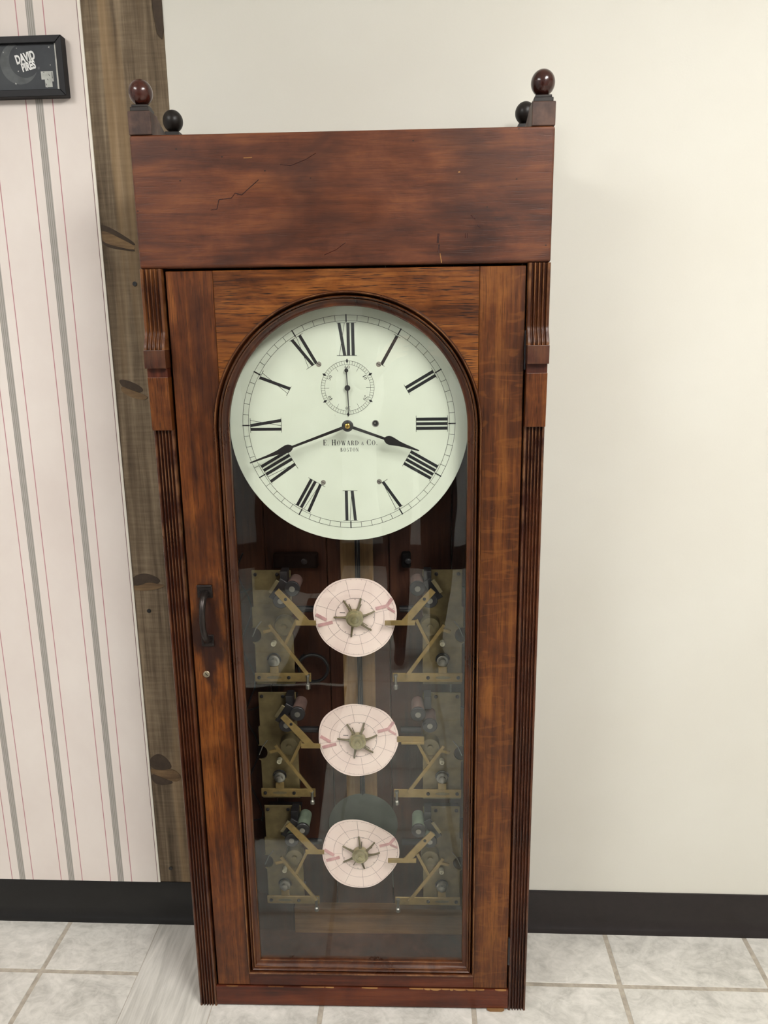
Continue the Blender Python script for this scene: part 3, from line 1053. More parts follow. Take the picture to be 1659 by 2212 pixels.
def glyph(c):
    """polygons and advance"""
    if c == 'E':
        return st(.18, 0, .18, 1, K) + st(.05, .03, .62, .03, T_) + st(.05, .97, .6, .97, T_) + st(.2, .5, .46, .5, T_) + st(.6, .03, .62, .25, T_) + st(.58, .97, .6, .76, T_) + st(.46, .4, .46, .6, T_), .72
    if c == 'H':
        return st(.18, 0, .18, 1, K) + st(.68, 0, .68, 1, K) + st(.18, .5, .68, .5, T_) + sf(.18, .03) + sf(.18, .97) + sf(.68, .03) + sf(.68, .97), .88
    if c == 'O':
        return arcstroke(.42, .5, .40, .52, 0, 360, K, T_, 28), .86
    if c == 'W':
        return st(.14, 1, .36, 0, K) + st(.36, 0, .56, 1, T_) + st(.54, 1, .76, 0, K) + st(.76, 0, .96, 1, T_) + sf(.14, .97) + sf(.96, .97, .24), 1.08
    if c == 'A':
        return st(.1, 0, .42, 1, T_) + st(.40, 1, .70, 0, K) + st(.2, .32, .6, .32, T_) + sf(.1, .03, .24) + sf(.70, .03), .84
    if c == 'R':
        return st(.18, 0, .18, 1, K) + arcstroke(.36, .75, .28, .26, -90, 90, K, T_, 12) + st(.18, .97, .4, .97, T_) + st(.18, .5, .4, .5, T_) + st(.42, .5, .66, 0, K) + sf(.18, .03), .78
    if c == 'D':
        return st(.18, 0, .18, 1, K) + arcstroke(.32, .5, .46, .5, -90, 90, K, T_, 16) + st(.05, .97, .36, .97, T_) + st(.05, .03, .36, .03, T_), .86
    if c == '&':
        return arcstroke(.34, .72, .18, .26, 0, 360, .1, T_, 16) + arcstroke(.30, .27, .28, .28, 60, 340, .13, T_, 18) + st(.26, .66, .70, 0, .13) + st(.52, .2, .66, .48, T_), .80
    if c == 'C':
        return arcstroke(.44, .5, .42, .52, 45, 315, K, T_, 22) + st(.74, .72, .74, .95, T_) + st(.74, .05, .74, .26, T_), .84
    if c == 'B':
        return st(.18, 0, .18, 1, K) + arcstroke(.34, .75, .26, .26, -90, 90, K, T_, 12) + arcstroke(.34, .26, .32, .28, -90, 90, K, T_, 12) + st(.05, .97, .36, .97, T_) + st(.05, .03, .36, .03, T_) + st(.18, .5, .36, .5, T_), .76
    if c == 'S':
        return arcstroke(.34, .74, .24, .26, 30, 270, .11, T_, 14) + arcstroke(.34, .26, .26, .27, -150, 90, .13, T_, 14), .68
    if c == 'T':
        return st(.40, 0, .40, 1, K) + st(.04, .97, .76, .97, T_) + sf(.40, .03) + st(.05, .97, .05, .74, T_) + st(.75, .97, .75, .74, T_), .82
    if c == 'N':
        return st(.14, 0, .14, 1, T_) + st(.70, 0, .70, 1, T_) + st(.16, 1, .68, 0, K) + sf(.14, .03, .22) + sf(.70, .97, .22), .86
    if c == '.':
        return [[(.06, 0), (.2, 0), (.2, .14), (.06, .14)]], .30
    if c == '0':
        return arcstroke(.36, .5, .33, .52, 0, 360, .2, T_, 22), .72
    if c == '1':
        return st(.26, 0, .26, 1, .2) + sf(.26, .03, .44) + st(.10, .9, .26, .97, T_), .50
    if c == '2':
        return arcstroke(.34, .7, .28, .32, -30, 170, .2, T_, 14) + st(.52, .5, .12, .06, .1) + st(.08, .07, .62, .07, .13), .68
    if c == '3':
        return arcstroke(.32, .74, .27, .28, -90, 150, .2, T_, 14) + arcstroke(.32, .26, .30, .29, -150, 90, .2, T_, 14), .68
    if c == '4':
        return st(.48, 0, .48, 1, .2) + st(.46, 1, .06, .3, T_) + st(.04, .3, .68, .3, T_ * 1.3) + sf(.48, .03, .4), .72
    if c == '5':
        return st(.14, .94, .58, .94, .12) + st(.13, .97, .12, .5, T_) + arcstroke(.32, .3, .31, .32, -150, 140, .2, T_, 16), .68
    if c == '6':
        return arcstroke(.36, .31, .31, .32, 0, 360, .2, T_, 18) + arcstroke(.50, .5, .46, .52, 95, 190, .16, T_, 12), .72
    return [], .34


def lettering(name, items, track, place, parent, y, mat):
    """items = [(char, height)], place maps (x, z) glyph metres to the panel"""
    tot = sum(glyph(c)[1] * h * wf + track for c, h, wf in items) - track
    b = B()
    x = -tot / 2
    for c, h, wf in items:
        polys, adv = glyph(c)
        for p in polys:
            b.flat([place(x + u * h * wf, v * h) for u, v in p], y)
        x += adv * h * wf + track
    return b.build(name, mat, parent)


big, sml = 0.0098, 0.0080
maker = []
for word in ('E.', 'HOWARD', '&', 'CO.'):
    if maker:
        maker.append((' ', 0.008, 0.75))
    for i, c in enumerate(word):
        maker.append((c, big if (i == 0 and c != '&') else (sml if c != '&' else 0.006), 0.92))
lettering('maker_lettering', maker, 0.0013, lambda x, z: (DCX + 0.0022 + x, 1.1282 + z), dial, YP, 'ink')
lettering('town_lettering', [(c, 0.0066, 0.78) for c in 'BOSTON'], 0.0013, lambda x, z: (DCX + 0.0007 + x, 1.1172 + z), dial, YP, 'ink')

# seconds dial
SX, SZ = DCX - 0.0001, 1.2262
sd = B()
ringflat(sd, SX, SZ, 0.0448, 0.0453, YP, 96)
ringflat(sd, SX, SZ, 0.0387, 0.0391, YP, 96)
for i in range(60):
    a = i * PI / 30
    s_, c_ = math.sin(a), math.cos(a)
    r0_ = 0.0389
    if i % 5 == 0 and i % 10:
        r0_ = 0.0312
    sd.bar((SX + r0_ * s_, SZ + r0_ * c_), (SX + 0.0450 * s_, SZ + 0.0450 * c_), 0.00045, YP, YP + 0.0002)
sd.build('seconds_track', 'ink_thin', dial)
for i in range(6):
    a = i * PI / 3
    s_, c_ = math.sin(a), math.cos(a)
    pt = lambda r, t: (SX + r * s_ + t * c_, SZ + r * c_ - t * s_)
    B().flat([pt(0.0490, 0), pt(0.0448, 0.0023), pt(0.0408, 0), pt(0.0448, -0.0023)], YP - 0.0001).build('diamond_mark', 'ink', dial)
for i, num in enumerate(('60', '10', '20', '30', '40', '50')):
    a = i * PI / 3
    s_, c_ = math.sin(a), math.cos(a)
    lettering('seconds_numeral', [(c, 0.0060, 0.9) for c in num], 0.0008,
              lambda x, z, s_=s_, c_=c_: (SX + (0.0316 + z) * s_ + x * c_, SZ + (0.0316 + z) * c_ - x * s_), dial, YP, 'ink')

# plugs, winding hole
for x, z in ((-0.0492, 1.2660), (0.0518, 1.2648), (-0.0480, 1.0632), (0.0498, 1.0640)):
    pg = B().lathe((x, YDI, z), [(0.0045, 0.0001), (0.0044, -0.0006), (0.0030, -0.0009)], 'y', 14).build('dial_plug', 'plug', dial)
    B().bar((x - 0.003, z + 0.0018), (x + 0.003, z - 0.0018), 0.001, YDI - 0.00105, YDI - 0.0007).build('plug_slot', 'dark_metal', pg)
wh = B().prism(circle(0.0447, 1.1652, 0.0062, 11), YDI - 0.0004, YDI).build('chipped_ring', 'plug', dial)
B().prism(circle(0.0447, 1.1656, 0.0046, 20), YDI - 0.0008, YDI).build('winding_hole', 'black', dial)
B().box(0.0430, 0.0450, YDI - 0.004, YDI, 1.1652, 1.1670).build('winding_arbor', 'steel', dial, bevel=0.0004)


# hands
def hand(name, ang, y, hub, w0, rb, hwid, tip, w1, parent):
    """leaf hand: shaft, rounded leaf, fine point; ang counter-clockwise from +x"""
    ca, sa = math.cos(ang), math.sin(ang)
    prof_ = [(hub * 0.8, w0 / 2), (rb - 0.011, w1 / 2 * 0.9), (rb - 0.0088, hwid * 0.62), (rb - 0.005, hwid * 0.93), (rb, hwid), (rb + 0.006, hwid * 0.86), (rb + 0.016, hwid * 0.55),
             (rb + 0.027, w1 * 0.62), (rb + 0.036, w1 * 0.48), (tip - 0.001, 0.0011), (tip, 0.0004)]
    poly = [(r, h) for r, h in prof_] + [(r, -h) for r, h in prof_[::-1]]
    poly = [(DCX + r * ca - h * sa, DCZ + r * sa + h * ca) for r, h in poly]
    return B().prism(poly, y, y + 0.0012).build(name, 'hand', parent, bevel=0.0003, seg=1)


hh = hand('hour_hand', math.radians(-19.9), 0.0258, 0.010, 0.0052, 0.0765, 0.0076, 0.1282, 0.0048, dial)
mh = hand('minute_hand', math.radians(200.1), 0.0235, 0.010, 0.0052, 0.1120, 0.0070, 0.1805, 0.0044, dial)
B().lathe((DCX, 0, DCZ), [(0.0098, 0.0248), (0.0098, 0.0225), (0.0090, 0.0218), (0.0042, 0.0218)], 'y', 28).build('hand_hub', 'hand', dial, smooth=True)
B().lathe((DCX, 0, DCZ), [(0.0046, 0.0222), (0.0044, 0.0200), (0.0030, 0.0190), (0.0012, 0.0187)], 'y', 20).build('hand_nut', 'brass_bright', dial, smooth=True)
B().cyl((DCX, 0, DCZ), 0.004, 0.024, 0.0448, 'y', 16).build('hand_arbor', 'dark_metal', dial)
YS = 0.0405
sh = B()
ta, ba = (SX + 0.0016, SZ - 0.0468), (SX - 0.0012, SZ + 0.0292)
sh.prism([(SX - 0.0012, SZ), (SX + 0.0012, SZ), (ta[0] + 0.0005, ta[1]), (ta[0] - 0.0004, ta[1])], YS, YS + 0.0006)
sh.prism([(SX - 0.0007, SZ), (SX + 0.0009, SZ), (ba[0] + 0.0009, ba[1]), (ba[0] - 0.0009, ba[1])], YS, YS + 0.0006)
sh.prism(circle(ba[0], ba[1], 0.0034, 18), YS, YS + 0.0007).prism(circle(SX, SZ, 0.0048, 20), YS - 0.0003, YS + 0.0008)
sh.build('second_hand', 'hand', dial)
B().cyl((SX, 0, SZ), 0.0022, YS, 0.0448, 'y', 12).build('second_arbor', 'dark_metal', dial)

# movement and its seat board behind the dial
B().box(-0.10, 0.10, 0.075, 0.172, 0.985, 1.005).build('seat_board', 'inner', clock)
mv = B().box(-0.07, 0.07, 0.068, 0.072, 1.006, 1.24).box(-0.07, 0.07, 0.135, 0.139, 1.006, 1.24).build('movement', 'brass_plate', clock, bevel=0.001)
for x in (-0.06, 0.06):
    for z in (1.02, 1.22):
        B().cyl((x, 0, z), 0.005, 0.048, 0.135, 'y', 12).build('movement_pillar', 'brass', mv)

# ---- inside: centre board, drive shaft, pendulum bob
cbd = B().box(-0.0335, 0.0305, 0.166, 0.1775, 0.33, 0.985).build('centre_board', 'inner_light', clock, bevel=0.001)
B().box(-0.0012, 0.0012, 0.1645, 0.167, 0.335, 0.985).build('groove_strip', 'black', cbd)
B().cyl((0.0035, 0.1635, 0), 0.0018, 0.34, 0.985, 'z', 10).cyl((-0.0035, 0.1635, 0), 0.0014, 0.34, 0.985, 'z', 10).build('drive_shaft', 'dark_metal', cbd)
pend = B().lathe((0.001, 0.150, 0.313), [(0.012, -0.012), (0.045, -0.009), (0.066, -0.003), (0.0722, 0.0), (0.066, 0.003), (0.045, 0.009), (0.012, 0.012)], 'y', 56).build('pendulum_bob', 'bob', clock, smooth=True)
B().cyl((0.001, 0.150, 0), 0.0016, 0.38, 0.97, 'z', 8).build('pendulum_rod', 'dark_metal', pend)

# ---- charts
ROWS = [0.798, 0.5445, 0.291]
YC = 0.088


def wob(i, a, r):
    t = r / 0.078
    return [0.0035 * t * t * math.sin(2 * a + 0.6), 0.004 * t * t * math.sin(2 * a + 1.4) + 0.002 * t ** 3 * math.sin(3 * a),
            0.0075 * t * t * math.sin(2 * a + 2.3) + 0.003 * t ** 3 * math.cos(3 * a)][i] * 1.0


def rad_out(i, a):
    n1 = 0.0010 * math.sin(3 * a + i) + 0.0006 * math.sin(7 * a + 2 * i)
    return 0.0782 + n1


for i, z0 in enumerate(ROWS):
    na, nr = 72, 12
    vs, fs = [(0.0, YC, z0)], []
    cx = -0.0015

    def pt(a, r, dy=0.0):
        return (cx + r * math.cos(a), YC + wob(i, a, r) + dy, z0 + r * math.sin(a))
    vs = [(cx, YC, z0)]
    for q in range(1, nr + 1):
        for k in range(na):
            a = 2 * PI * k / na
            vs.append(pt(a, rad_out(i, a) * q / nr))
    for k in range(na):
        fs.append((0, 1 + k, 1 + (k + 1) % na))
        for q in range(nr - 1):
            fs.append((1 + q * na + k, 1 + (q + 1) * na + k, 1 + (q + 1) * na + (k + 1) % na, 1 + q * na + (k + 1) % na))
    b = B().add(vs, fs)
    nv = len(b.v)
    b.add([(x, y + 0.0005, z) for x, y, z in vs], [f[::-1] for f in fs])
    for k in range(na):
        j = (k + 1) % na
        o = 1 + (nr - 1) * na
        b.add([b.v[o + k], b.v[o + j], b.v[nv + o + j], b.v[nv + o + k]], [(0, 1, 2, 3)])
    ch = b.build('chart_disc', 'paper', clock, smooth=True)
    ch['label'] = ('pink paper chart disc below the dial', 'pink paper chart disc in the middle of the column', 'warped pink paper chart disc, lowest of the column')[i]
    # printed rings and rays
    ln = B()

    def ribbon(pts, w, dy=-0.0003):
        P3 = [Vector(p) for p in pts]
        for u in range(len(P3) - 1):
            p, q = P3[u], P3[u + 1]
            dd = q - p
            nn = Vector((-dd.z, 0, dd.x)).normalized() * w / 2
            off = Vector((0, dy, 0))
            ln.add([p + nn + off, p - nn + off, q - nn + off, q + nn + off], [(0, 1, 2, 3)])
    for r, w in ((0.0752, 0.0004), (0.0545, 0.0005)):
        ribbon([pt(2 * PI * k / 72, r) for k in range(73)], w)
    for k in range(12):
        a = math.radians(12 + 30 * k - 4 * i)
        ribbon([pt(a, r) for r in (0.038, 0.045, 0.052, 0.06, 0.068, 0.0752)], 0.0005)
    for k in range(48):
        a = math.radians(12 + 7.5 * k - 4 * i)
        ribbon([pt(a, 0.0752), pt(a, 0.0732)], 0.0005)
    ln.build('chart_lines', 'ink_chart', ch)
    ln = B()
    ribbon([pt(2 * PI * k / 72, 0.0370) for k in range(73)], 0.0006)
    for k in range(12):
        a = math.radians(27 + 30 * k - 4 * i)
        ribbon([pt(a, 0.0350), pt(a + 0.05, 0.0350)], 0.0012)
    ribbon([(cx - 0.0285 + q * 0.0025, YC + wob(i, PI - 0.3, 0.026), z0 + 0.0085 - q * 0.0001) for q in range(5)], 0.0016)
    ln.build('chart_print', 'ink_chart_dark', ch)
    # pink marking tabs stuck on the paper at left and right
    def tab(strokes, name):
        tb_ = B()
        for (x0_, z0_), (x1_, z1_), w in strokes:
            dx, dz = x1_ - x0_, z1_ - z0_
            l = math.hypot(dx, dz)
            nx, nz_ = -dz / l * w / 2, dx / l * w / 2
            c4 = [(x0_ + nx, z0_ + nz_), (x0_ - nx, z0_ - nz_), (x1_ - nx, z1_ - nz_), (x1_ + nx, z1_ + nz_)]
            q = []
            for (xx, zz) in c4:
                a = math.atan2(zz, xx); r = math.hypot(xx, zz)
                q.append((cx + xx, YC + wob(i, a, r) - 0.0012, z0 + zz))
            tb_.add(q + [(a_, b_ + 0.0009, c_) for a_, b_, c_ in q], [(0, 1, 2, 3), (7, 6, 5, 4)] + [(k, (k + 1) % 4, 4 + (k + 1) % 4, 4 + k) for k in range(4)])
        tb_.build(name, 'clip', ch)
    tab([((-0.0735, 0.0045), (-0.0540, -0.0065), 0.0062), ((-0.0700, -0.0185), (-0.0425, -0.0105), 0.0058)], 'marking_tab')
    tab([((0.0390, 0.0160), (0.0600, 0.0210), 0.0060), ((0.0590, 0.0200), (0.0700, 0.0350), 0.0062), ((0.0610, 0.0180), (0.0745, 0.0085), 0.0042)], 'marking_tab')
    # clamping spider and knob
    yk = YC - 0.006
    sp_ = B()
    angs = ([118, 68, 14, -44, -105, 176], [117, 66, 12, -46, -105, 172], [90, 38, 0, -80, 205, 150])[i]
    b = B().lathe((cx, 0, z0), [(0.0165, YC - 0.002), (0.0165, yk - 0.004), (0.0160, yk - 0.0055), (0.0128, yk - 0.0062), (0.0122, yk - 0.0105), (0.0112, yk - 0.0118), (0.0078, yk - 0.0118), (0.0075, yk - 0.0105), (0.005, yk - 0.0105), (0.0046, yk - 0.0125), (0.001, yk - 0.0128)], 'y', 36)
    kn = b.build('clamp_knob', 'bronze', ch, smooth=True)
    for d_ in angs:
        a = math.radians(d_)
        lt = 0.0395 if d_ != -80 else 0.027
        bend = 0.07
        pts_ = [(cx + r * math.cos(a + bend * (r - 0.014) / 0.025), yk - 0.001 + 0.004 * ((r - 0.014) / 0.025) ** 2, z0 + r * math.sin(a + bend * (r - 0.014) / 0.025)) for r in (0.012, 0.017, 0.022, 0.028, 0.034, lt)]
        B().tube(pts_, [0.0042, 0.0030, 0.0022, 0.0019, 0.0018, 0.0017], 8).build('spider_leg', 'spider', ch, smooth=True)
    for d_ in (angs[0] - 7, angs[1] - 4, angs[3] + 10 if i < 2 else -120):
        a = math.radians(d_)
        B().tube([(cx + r * math.cos(a), yk + 0.0015, z0 + r * math.sin(a)) for r in (0.014, 0.022, 0.029)], 0.0009, 6).build('spring_wire', 'spider', ch)
    B().cyl((cx, 0, z0), 0.006, YC + 0.001, 0.166, 'y', 14).build('chart_arbor', 'dark_metal', ch)


# ---- recorder units, three on each side
def recorder(s, first=True):
    """one recorder at z0 = 0; returns list of (object) with the plate first; s=-1 left, +1 right"""
    X = lambda d_: s * d_
    out = []
    # plate with a round bite in the outer edge and a waist
    pl = [(0.1258, 0.079), (0.2010, 0.079), (0.2010, 0.006), (0.2045, 0.004), (0.2045, -0.034)]
    for k in range(0, 11):
        a = math.radians(75 + 210 * k / 10)
        pl.append((0.2030 + 0.0145 * math.cos(a), -0.053 + 0.0155 * math.sin(a)))
    pl += [(0.2025, -0.072), (0.2025, -0.156), (0.1258, -0.156), (0.1258, -0.052), (0.1310, -0.046), (0.1310, -0.018), (0.1258, -0.012)]
    plate = B().prism([(X(a), b_) for a, b_ in pl], 0.128, 0.1315).build('recorder_plate', 'brass_plate', clock, bevel=0.0005, seg=1)
    sub = lambda b_, n_, m_, **k_: out.append(b_.build(n_, m_, plate, **k_))
    for a, c in ((0.134, 0.071), (0.194, 0.071), (0.152, 0.071)):
        sub(B().lathe((X(a), 0, c), [(0.0036, 0.128), (0.0034, 0.1262), (0.002, 0.1256)], 'y', 14), 'screw', 'dark_metal')
    sub(B().box(X(0.130), X(0.200), 0.1315, 0.178, -0.145, -0.14), 'standoff', 'dark_metal')
    sub(B().box(X(0.130), X(0.200), 0.1315, 0.178, 0.05, 0.055), 'standoff', 'dark_metal')
    xin = 0.0925 if s < 0 else 0.067
    # lower contact bar
    sub(B().box(X(xin), X(0.2030), 0.116, 0.1195, -0.1455, -0.1275), 'contact_bar', 'brass', bevel=0.0006, seg=1)
    for a in (0.1945, 0.136):
        sub(B().lathe((X(a), 0, -0.1365), [(0.0036, 0.116), (0.0034, 0.1143), (0.002, 0.1138)], 'y', 14), 'screw', 'dark_metal')
    sub(B().prism([(X(0.165 + 0.0145 * math.cos(t_)), -0.1365 + 0.0033 * math.sin(t_)) for t_ in [2 * PI * k / 24 for k in range(24)]], 0.1157, 0.117), 'bar_slot', 'spider')
    sub(B().lathe((X(xin + 0.006), 0.112, -0.158), [(0.0045, 0.0), (0.0045, 0.007), (0.0025, 0.009), (0.0025, 0.024), (0.004, 0.026), (0.004, 0.03)], 'z', 14), 'contact_screw', 'steel', smooth=True)
    # binding post with tab
    sub(B().prism([(X(a), b_) for a, b_ in ((0.156, -0.1275), (0.173, -0.1275), (0.173, -0.1135), (0.156, -0.1135))], 0.1165, 0.119), 'post_tab', 'brass', bevel=0.0005, seg=1)
    sub(B().lathe((X(0.1645), 0, -0.1035), [(0.0115, 0.128), (0.0115, 0.118), (0.0090, 0.1165), (0.0070, 0.1165), (0.0068, 0.111), (0.003, 0.1095)], 'y', 20), 'binding_post', 'steel', smooth=True)
    sub(B().tube([(X(0.1645 + 0.0125 * math.cos(t_)), 0.121, -0.101 + 0.0125 * math.sin(t_)) for t_ in [PI * 1.1 - PI * 1.1 * k / 12 for k in range(13)]], 0.0016, 6), 'post_spring', 'dark_metal')
    sub(B().lathe((X(0.1638), 0, -0.0675), [(0.0048, 0.128), (0.0048, 0.117), (0.0022, 0.117), (0.0022, 0.120)], 'y', 14), 'pivot_bush', 'white_bit')
    # writing arm
    tip = 0.0735 if s < 0 else 0.0545
    arm = [(0.1403, 0.0605), (0.1490, 0.0525), (0.1040, -0.0020), (0.1113, -0.0020), (0.1113, -0.0118), (tip, -0.0118), (tip, -0.0026), (0.0860, -0.0020), (0.1130, 0.0310)]
    sub(B().prism([(X(a), b_) for a, b_ in arm], 0.0735, 0.0765), 'writing_arm', 'brass', bevel=0.0004, seg=1)
    sub(B().lathe((X(0.1285), 0, 0.040), [(0.003, 0.0735), (0.0028, 0.0722), (0.0015, 0.0718)], 'y', 12), 'screw', 'dark_metal')
    # three-way link
    lk_ = B().bar((X(0.1135), -0.010), (X(0.1363), -0.0585), 0.0058, 0.098, 0.101)
    lk_.bar((X(0.1610), -0.0290), (X(0.0965), -0.1225), 0.0066, 0.0982, 0.1012).bar((X(0.1600), -0.0300), (X(0.1780), -0.0350), 0.0058, 0.0981, 0.1011).bar((X(0.1600), -0.030), (X(0.1660), -0.0200), 0.0055, 0.0979, 0.1009)
    sub(lk_, 'link', 'brass')
    # electromagnet coils
    for q, (a, c) in enumerate(((0.1160, 0.0590), (0.1385, 0.0355))):
        sub(B().cyl((X(a), 0, c), 0.0128, 0.081, 0.128, 'y', 24), 'coil', 'coil_wire', smooth=True)
        sub(B().lathe((X(a), 0, c), [(0.0145, 0.0815), (0.0145, 0.0775), (0.0135, 0.0765), (0.0060, 0.0765)], 'y', 24), 'coil_cap', 'dark_metal', smooth=True)
        sub(B().cyl((X(a), 0, c), 0.0054, 0.0745, 0.078, 'y', 18), 'coil_core', 'steel', smooth=True)
    # armature and its bracket
    sub(B().bar((X(0.1560), 0.0330), (X(0.1330), 0.0700), 0.0165, 0.092, 0.097), 'armature', 'dark_metal', bevel=0.0006, seg=1)
    sub(B().bar((X(0.1600), 0.0480), (X(0.1440), 0.0720), 0.0070, 0.086, 0.0885), 'armature_lever', 'spider', bevel=0.0004, seg=1)
    sub(B().box(X(0.1280), X(0.1420), 0.100, 0.128, 0.058, 0.085), 'magnet_yoke', 'dark_metal', bevel=0.001)
    # drum, side arm, stub shaft to the chart
    sub(B().lathe((X(0.1400), 0, -0.0280), [(0.0190, 0.128), (0.0190, 0.110), (0.0175, 0.108), (0.0060, 0.108), (0.0055, 0.104)], 'y', 26), 'gear_drum', 'spider', smooth=True)
    sub(B().cyl((0, 0.116, 0.0055), 0.0062, min(X(0.082), X(0.122)), max(X(0.082), X(0.122)), 'x', 16), 'stub_shaft', 'dark_metal', smooth=True)
    sub(B().tube([(X(0.186), 0.122, -0.022), (X(0.196), 0.119, -0.034), (X(0.2035), 0.118, -0.052)], 0.0011, 6), 'side_wire', 'steel')
    # lead wires running to the side of the case
    sub(B().tube([(X(0.199), 0.140, 0.050 - 0.02 * math.sin(PI * k / 10)) if False else (X(0.199 + 0.1 * k / 10), 0.150 + 0.02 * k / 10, 0.040 - 0.018 * math.sin(PI * k / 10)) for k in range(11)], 0.0013, 6), 'lead_wire', 'cable')
    return plate, out


for s in (-1, 1):
    plate, subs = recorder(s)
    plate.location = (0, 0, ROWS[0])
    for z0 in ROWS[1:]:
        p2 = plate.copy(); COL.objects.link(p2); p2.parent = clock; p2.location = (0, 0, z0)
        for q in subs:
            if s > 0 and z0 == ROWS[1] and q.name.startswith(('writing_arm', 'armature')):
                continue
            c = q.copy(); COL.objects.link(c); c.parent = p2
            if z0 == ROWS[2] and q.name.split('.')[0] == 'coil':
                c.data = q.data.copy(); c.data.materials[0] = M['coil_green']
            if z0 == ROWS[2] and s < 0 and q.name.startswith('writing_arm'):
                c.location = (0.0, 0, 0.018)
# horizontal bracket of the middle right recorder
B().box(0.075, 0.128, 0.09, 0.094, 0.5375, 0.549).box(0.083, 0.128, 0.088, 0.096, 0.5335, 0.5385).build('bracket_bar', 'brass', clock, bevel=0.0005, seg=1)
# black cable loop by the upper left recorder
pts = []
for k in range(40):
    t = k / 39
    a = PI * 0.9 - 2.2 * PI * t
    pts.append((-0.092 + 0.030 * math.cos(a), 0.140 + 0.012 * t, 0.668 + 0.030 * math.sin(a)))
B().tube(pts, 0.0034, 8).build('cable_loop', 'cable', clock, smooth=True)
for s in (-1, 1):
    pts = [(s * (0.225 + 0.012 * math.sin(k * 0.9)), 0.168, 0.90 - 0.022 * k) for k in range(28)]
    B().tube(pts, 0.0016, 6).build('wire_run', 'cable', clock, smooth=True)

# ------------------------------------------------------------------ framed print on the wallpaper (in the room frame)
fx1, fx0, fz0, fz1 = -0.5065, -0.7240, 1.7350, 1.8325
yf0, yf1 = WALL - 0.022, WALL - 0.0035
plaque = empty('framed_print')
plaque.rotation_euler[2] = ROOM_ROT
tag(plaque, 'small black-framed dark print with white lettering on the striped wallpaper', 'picture')
fw = 0.0115
for nm, pl in (('top', [(fx0, fz1), (fx1, fz1), (fx1 - fw, fz1 - fw), (fx0 + fw, fz1 - fw)]), ('bottom', [(fx0, fz0), (fx1, fz0), (fx1 - fw, fz0 + fw), (fx0 + fw, fz0 + fw)]),
               ('l', [(fx0, fz0), (fx0, fz1), (fx0 + fw, fz1 - fw), (fx0 + fw, fz0 + fw)]), ('r', [(fx1, fz0), (fx1, fz1), (fx1 - fw, fz1 - fw), (fx1 - fw, fz0 + fw)])):
    B().prism(pl, yf0, yf1).build('frame_bar', 'frame_black', plaque, bevel=0.0008, seg=1)
ypr = yf0 + 0.006


def night():
    t = NT('night_sky_print')
    v = t.n('ShaderNodeTexVoronoi')
    t.link(t.coord((42, 42, 42)), v.inputs['Vector'])
    v.inputs['Scale'].default_value = 1.0
    s_ = t.ramp(v.outputs['Distance'], [(0.03, 1.0), (0.13, 0.0)])
    f = t.noise(t.coord((15, 15, 15)), 1, 3)
    c = t.ramp(f, [(0.3, L(56, 58, 62)), (0.7, L(68, 71, 74))])
    c = t.mix(t.math('MULTIPLY', s_, 0.15), c, L(170, 172, 172))
    return t.base(c, 0.6, 0, 0.2)


M['night'] = night()
pr = B().box(fx0 + fw, fx1 - fw, ypr, yf1, fz0 + fw, fz1 - fw).build('print_card', 'night', plaque)
# white strip of backing showing beside the tilted print
B().prism([(fx1 - fw - 0.0042, fz1 - fw), (fx1 - fw - 0.0002, fz1 - fw), (fx1 - fw, fz0 + fw), (fx1 - fw - 0.0052, fz0 + fw)], ypr - 0.0004, ypr).build('backing_edge', 'mat_white', plaque)
# crescent moon
mc = (-0.5890, 1.7905)
oc = circle(mc[0], mc[1], 0.034, 40, math.radians(110), math.radians(330), True)
ic = circle(mc[0] + 0.0100, mc[1] + 0.004, 0.0275, 40, math.radians(112), math.radians(318), True)
cres = [p for p in oc + ic[::-1]]
B().flat(cres, ypr - 0.0003).build('moon', 'print_mid', pr)
for x, z, r in ((-0.5905, 1.8150, 0.0011), (-0.5320, 1.8150, 0.0022), (-0.5325, 1.7865, 0.0014), (-0.5985, 1.7580, 0.0022), (-0.5915, 1.7780, 0.0016), (-0.5420, 1.7510, 0.0012), (-0.6150, 1.8090, 0.0014)):
    star = []
    for k in range(8):
        rr = r if k % 2 == 0 else r * 0.35
        star.append((x + rr * math.cos(k * PI / 4 + 0.4), z + rr * math.sin(k * PI / 4 + 0.4)))
    B().flat(star, ypr - 0.0004).build('star', 'print_grey', pr)


def bold_text(word, cx_, cz_, h, wscale, tilt):
    cu = bpy.data.curves.new('lettering', 'FONT')
    cu.body = word
    cu.align_x = 'CENTER'
    cu.size = 1.0
    cu.offset = 0.05
    ob = bpy.data.objects.new('lettering', cu)
    COL.objects.link(ob)
    bpy.context.view_layer.update()
    dg = bpy.context.evaluated_depsgraph_get()
    me = bpy.data.meshes.new_from_object(ob.evaluated_get(dg))
    bpy.data.objects.remove(ob); bpy.data.curves.remove(cu)
    k = h / 0.73
    for v in me.vertices:
        u, w_ = v.co.x * k * wscale + 0.18 * v.co.y * k * 0.0, v.co.y * k
        v.co = (cx_ + u * math.cos(tilt) - w_ * math.sin(tilt), ypr - 0.0005, cz_ + u * math.sin(tilt) + w_ * math.cos(tilt))
    me.materials.append(M['print_white'])
    o = bpy.data.objects.new('lettering', me)
    COL.objects.link(o)
    o.parent = pr
    return o


bold_text('DAVID', -0.5755, 1.7935, 0.0140, 0.62, math.radians(13))
bold_text('PIRES', -0.5710, 1.7800, 0.0130, 0.62, math.radians(13))
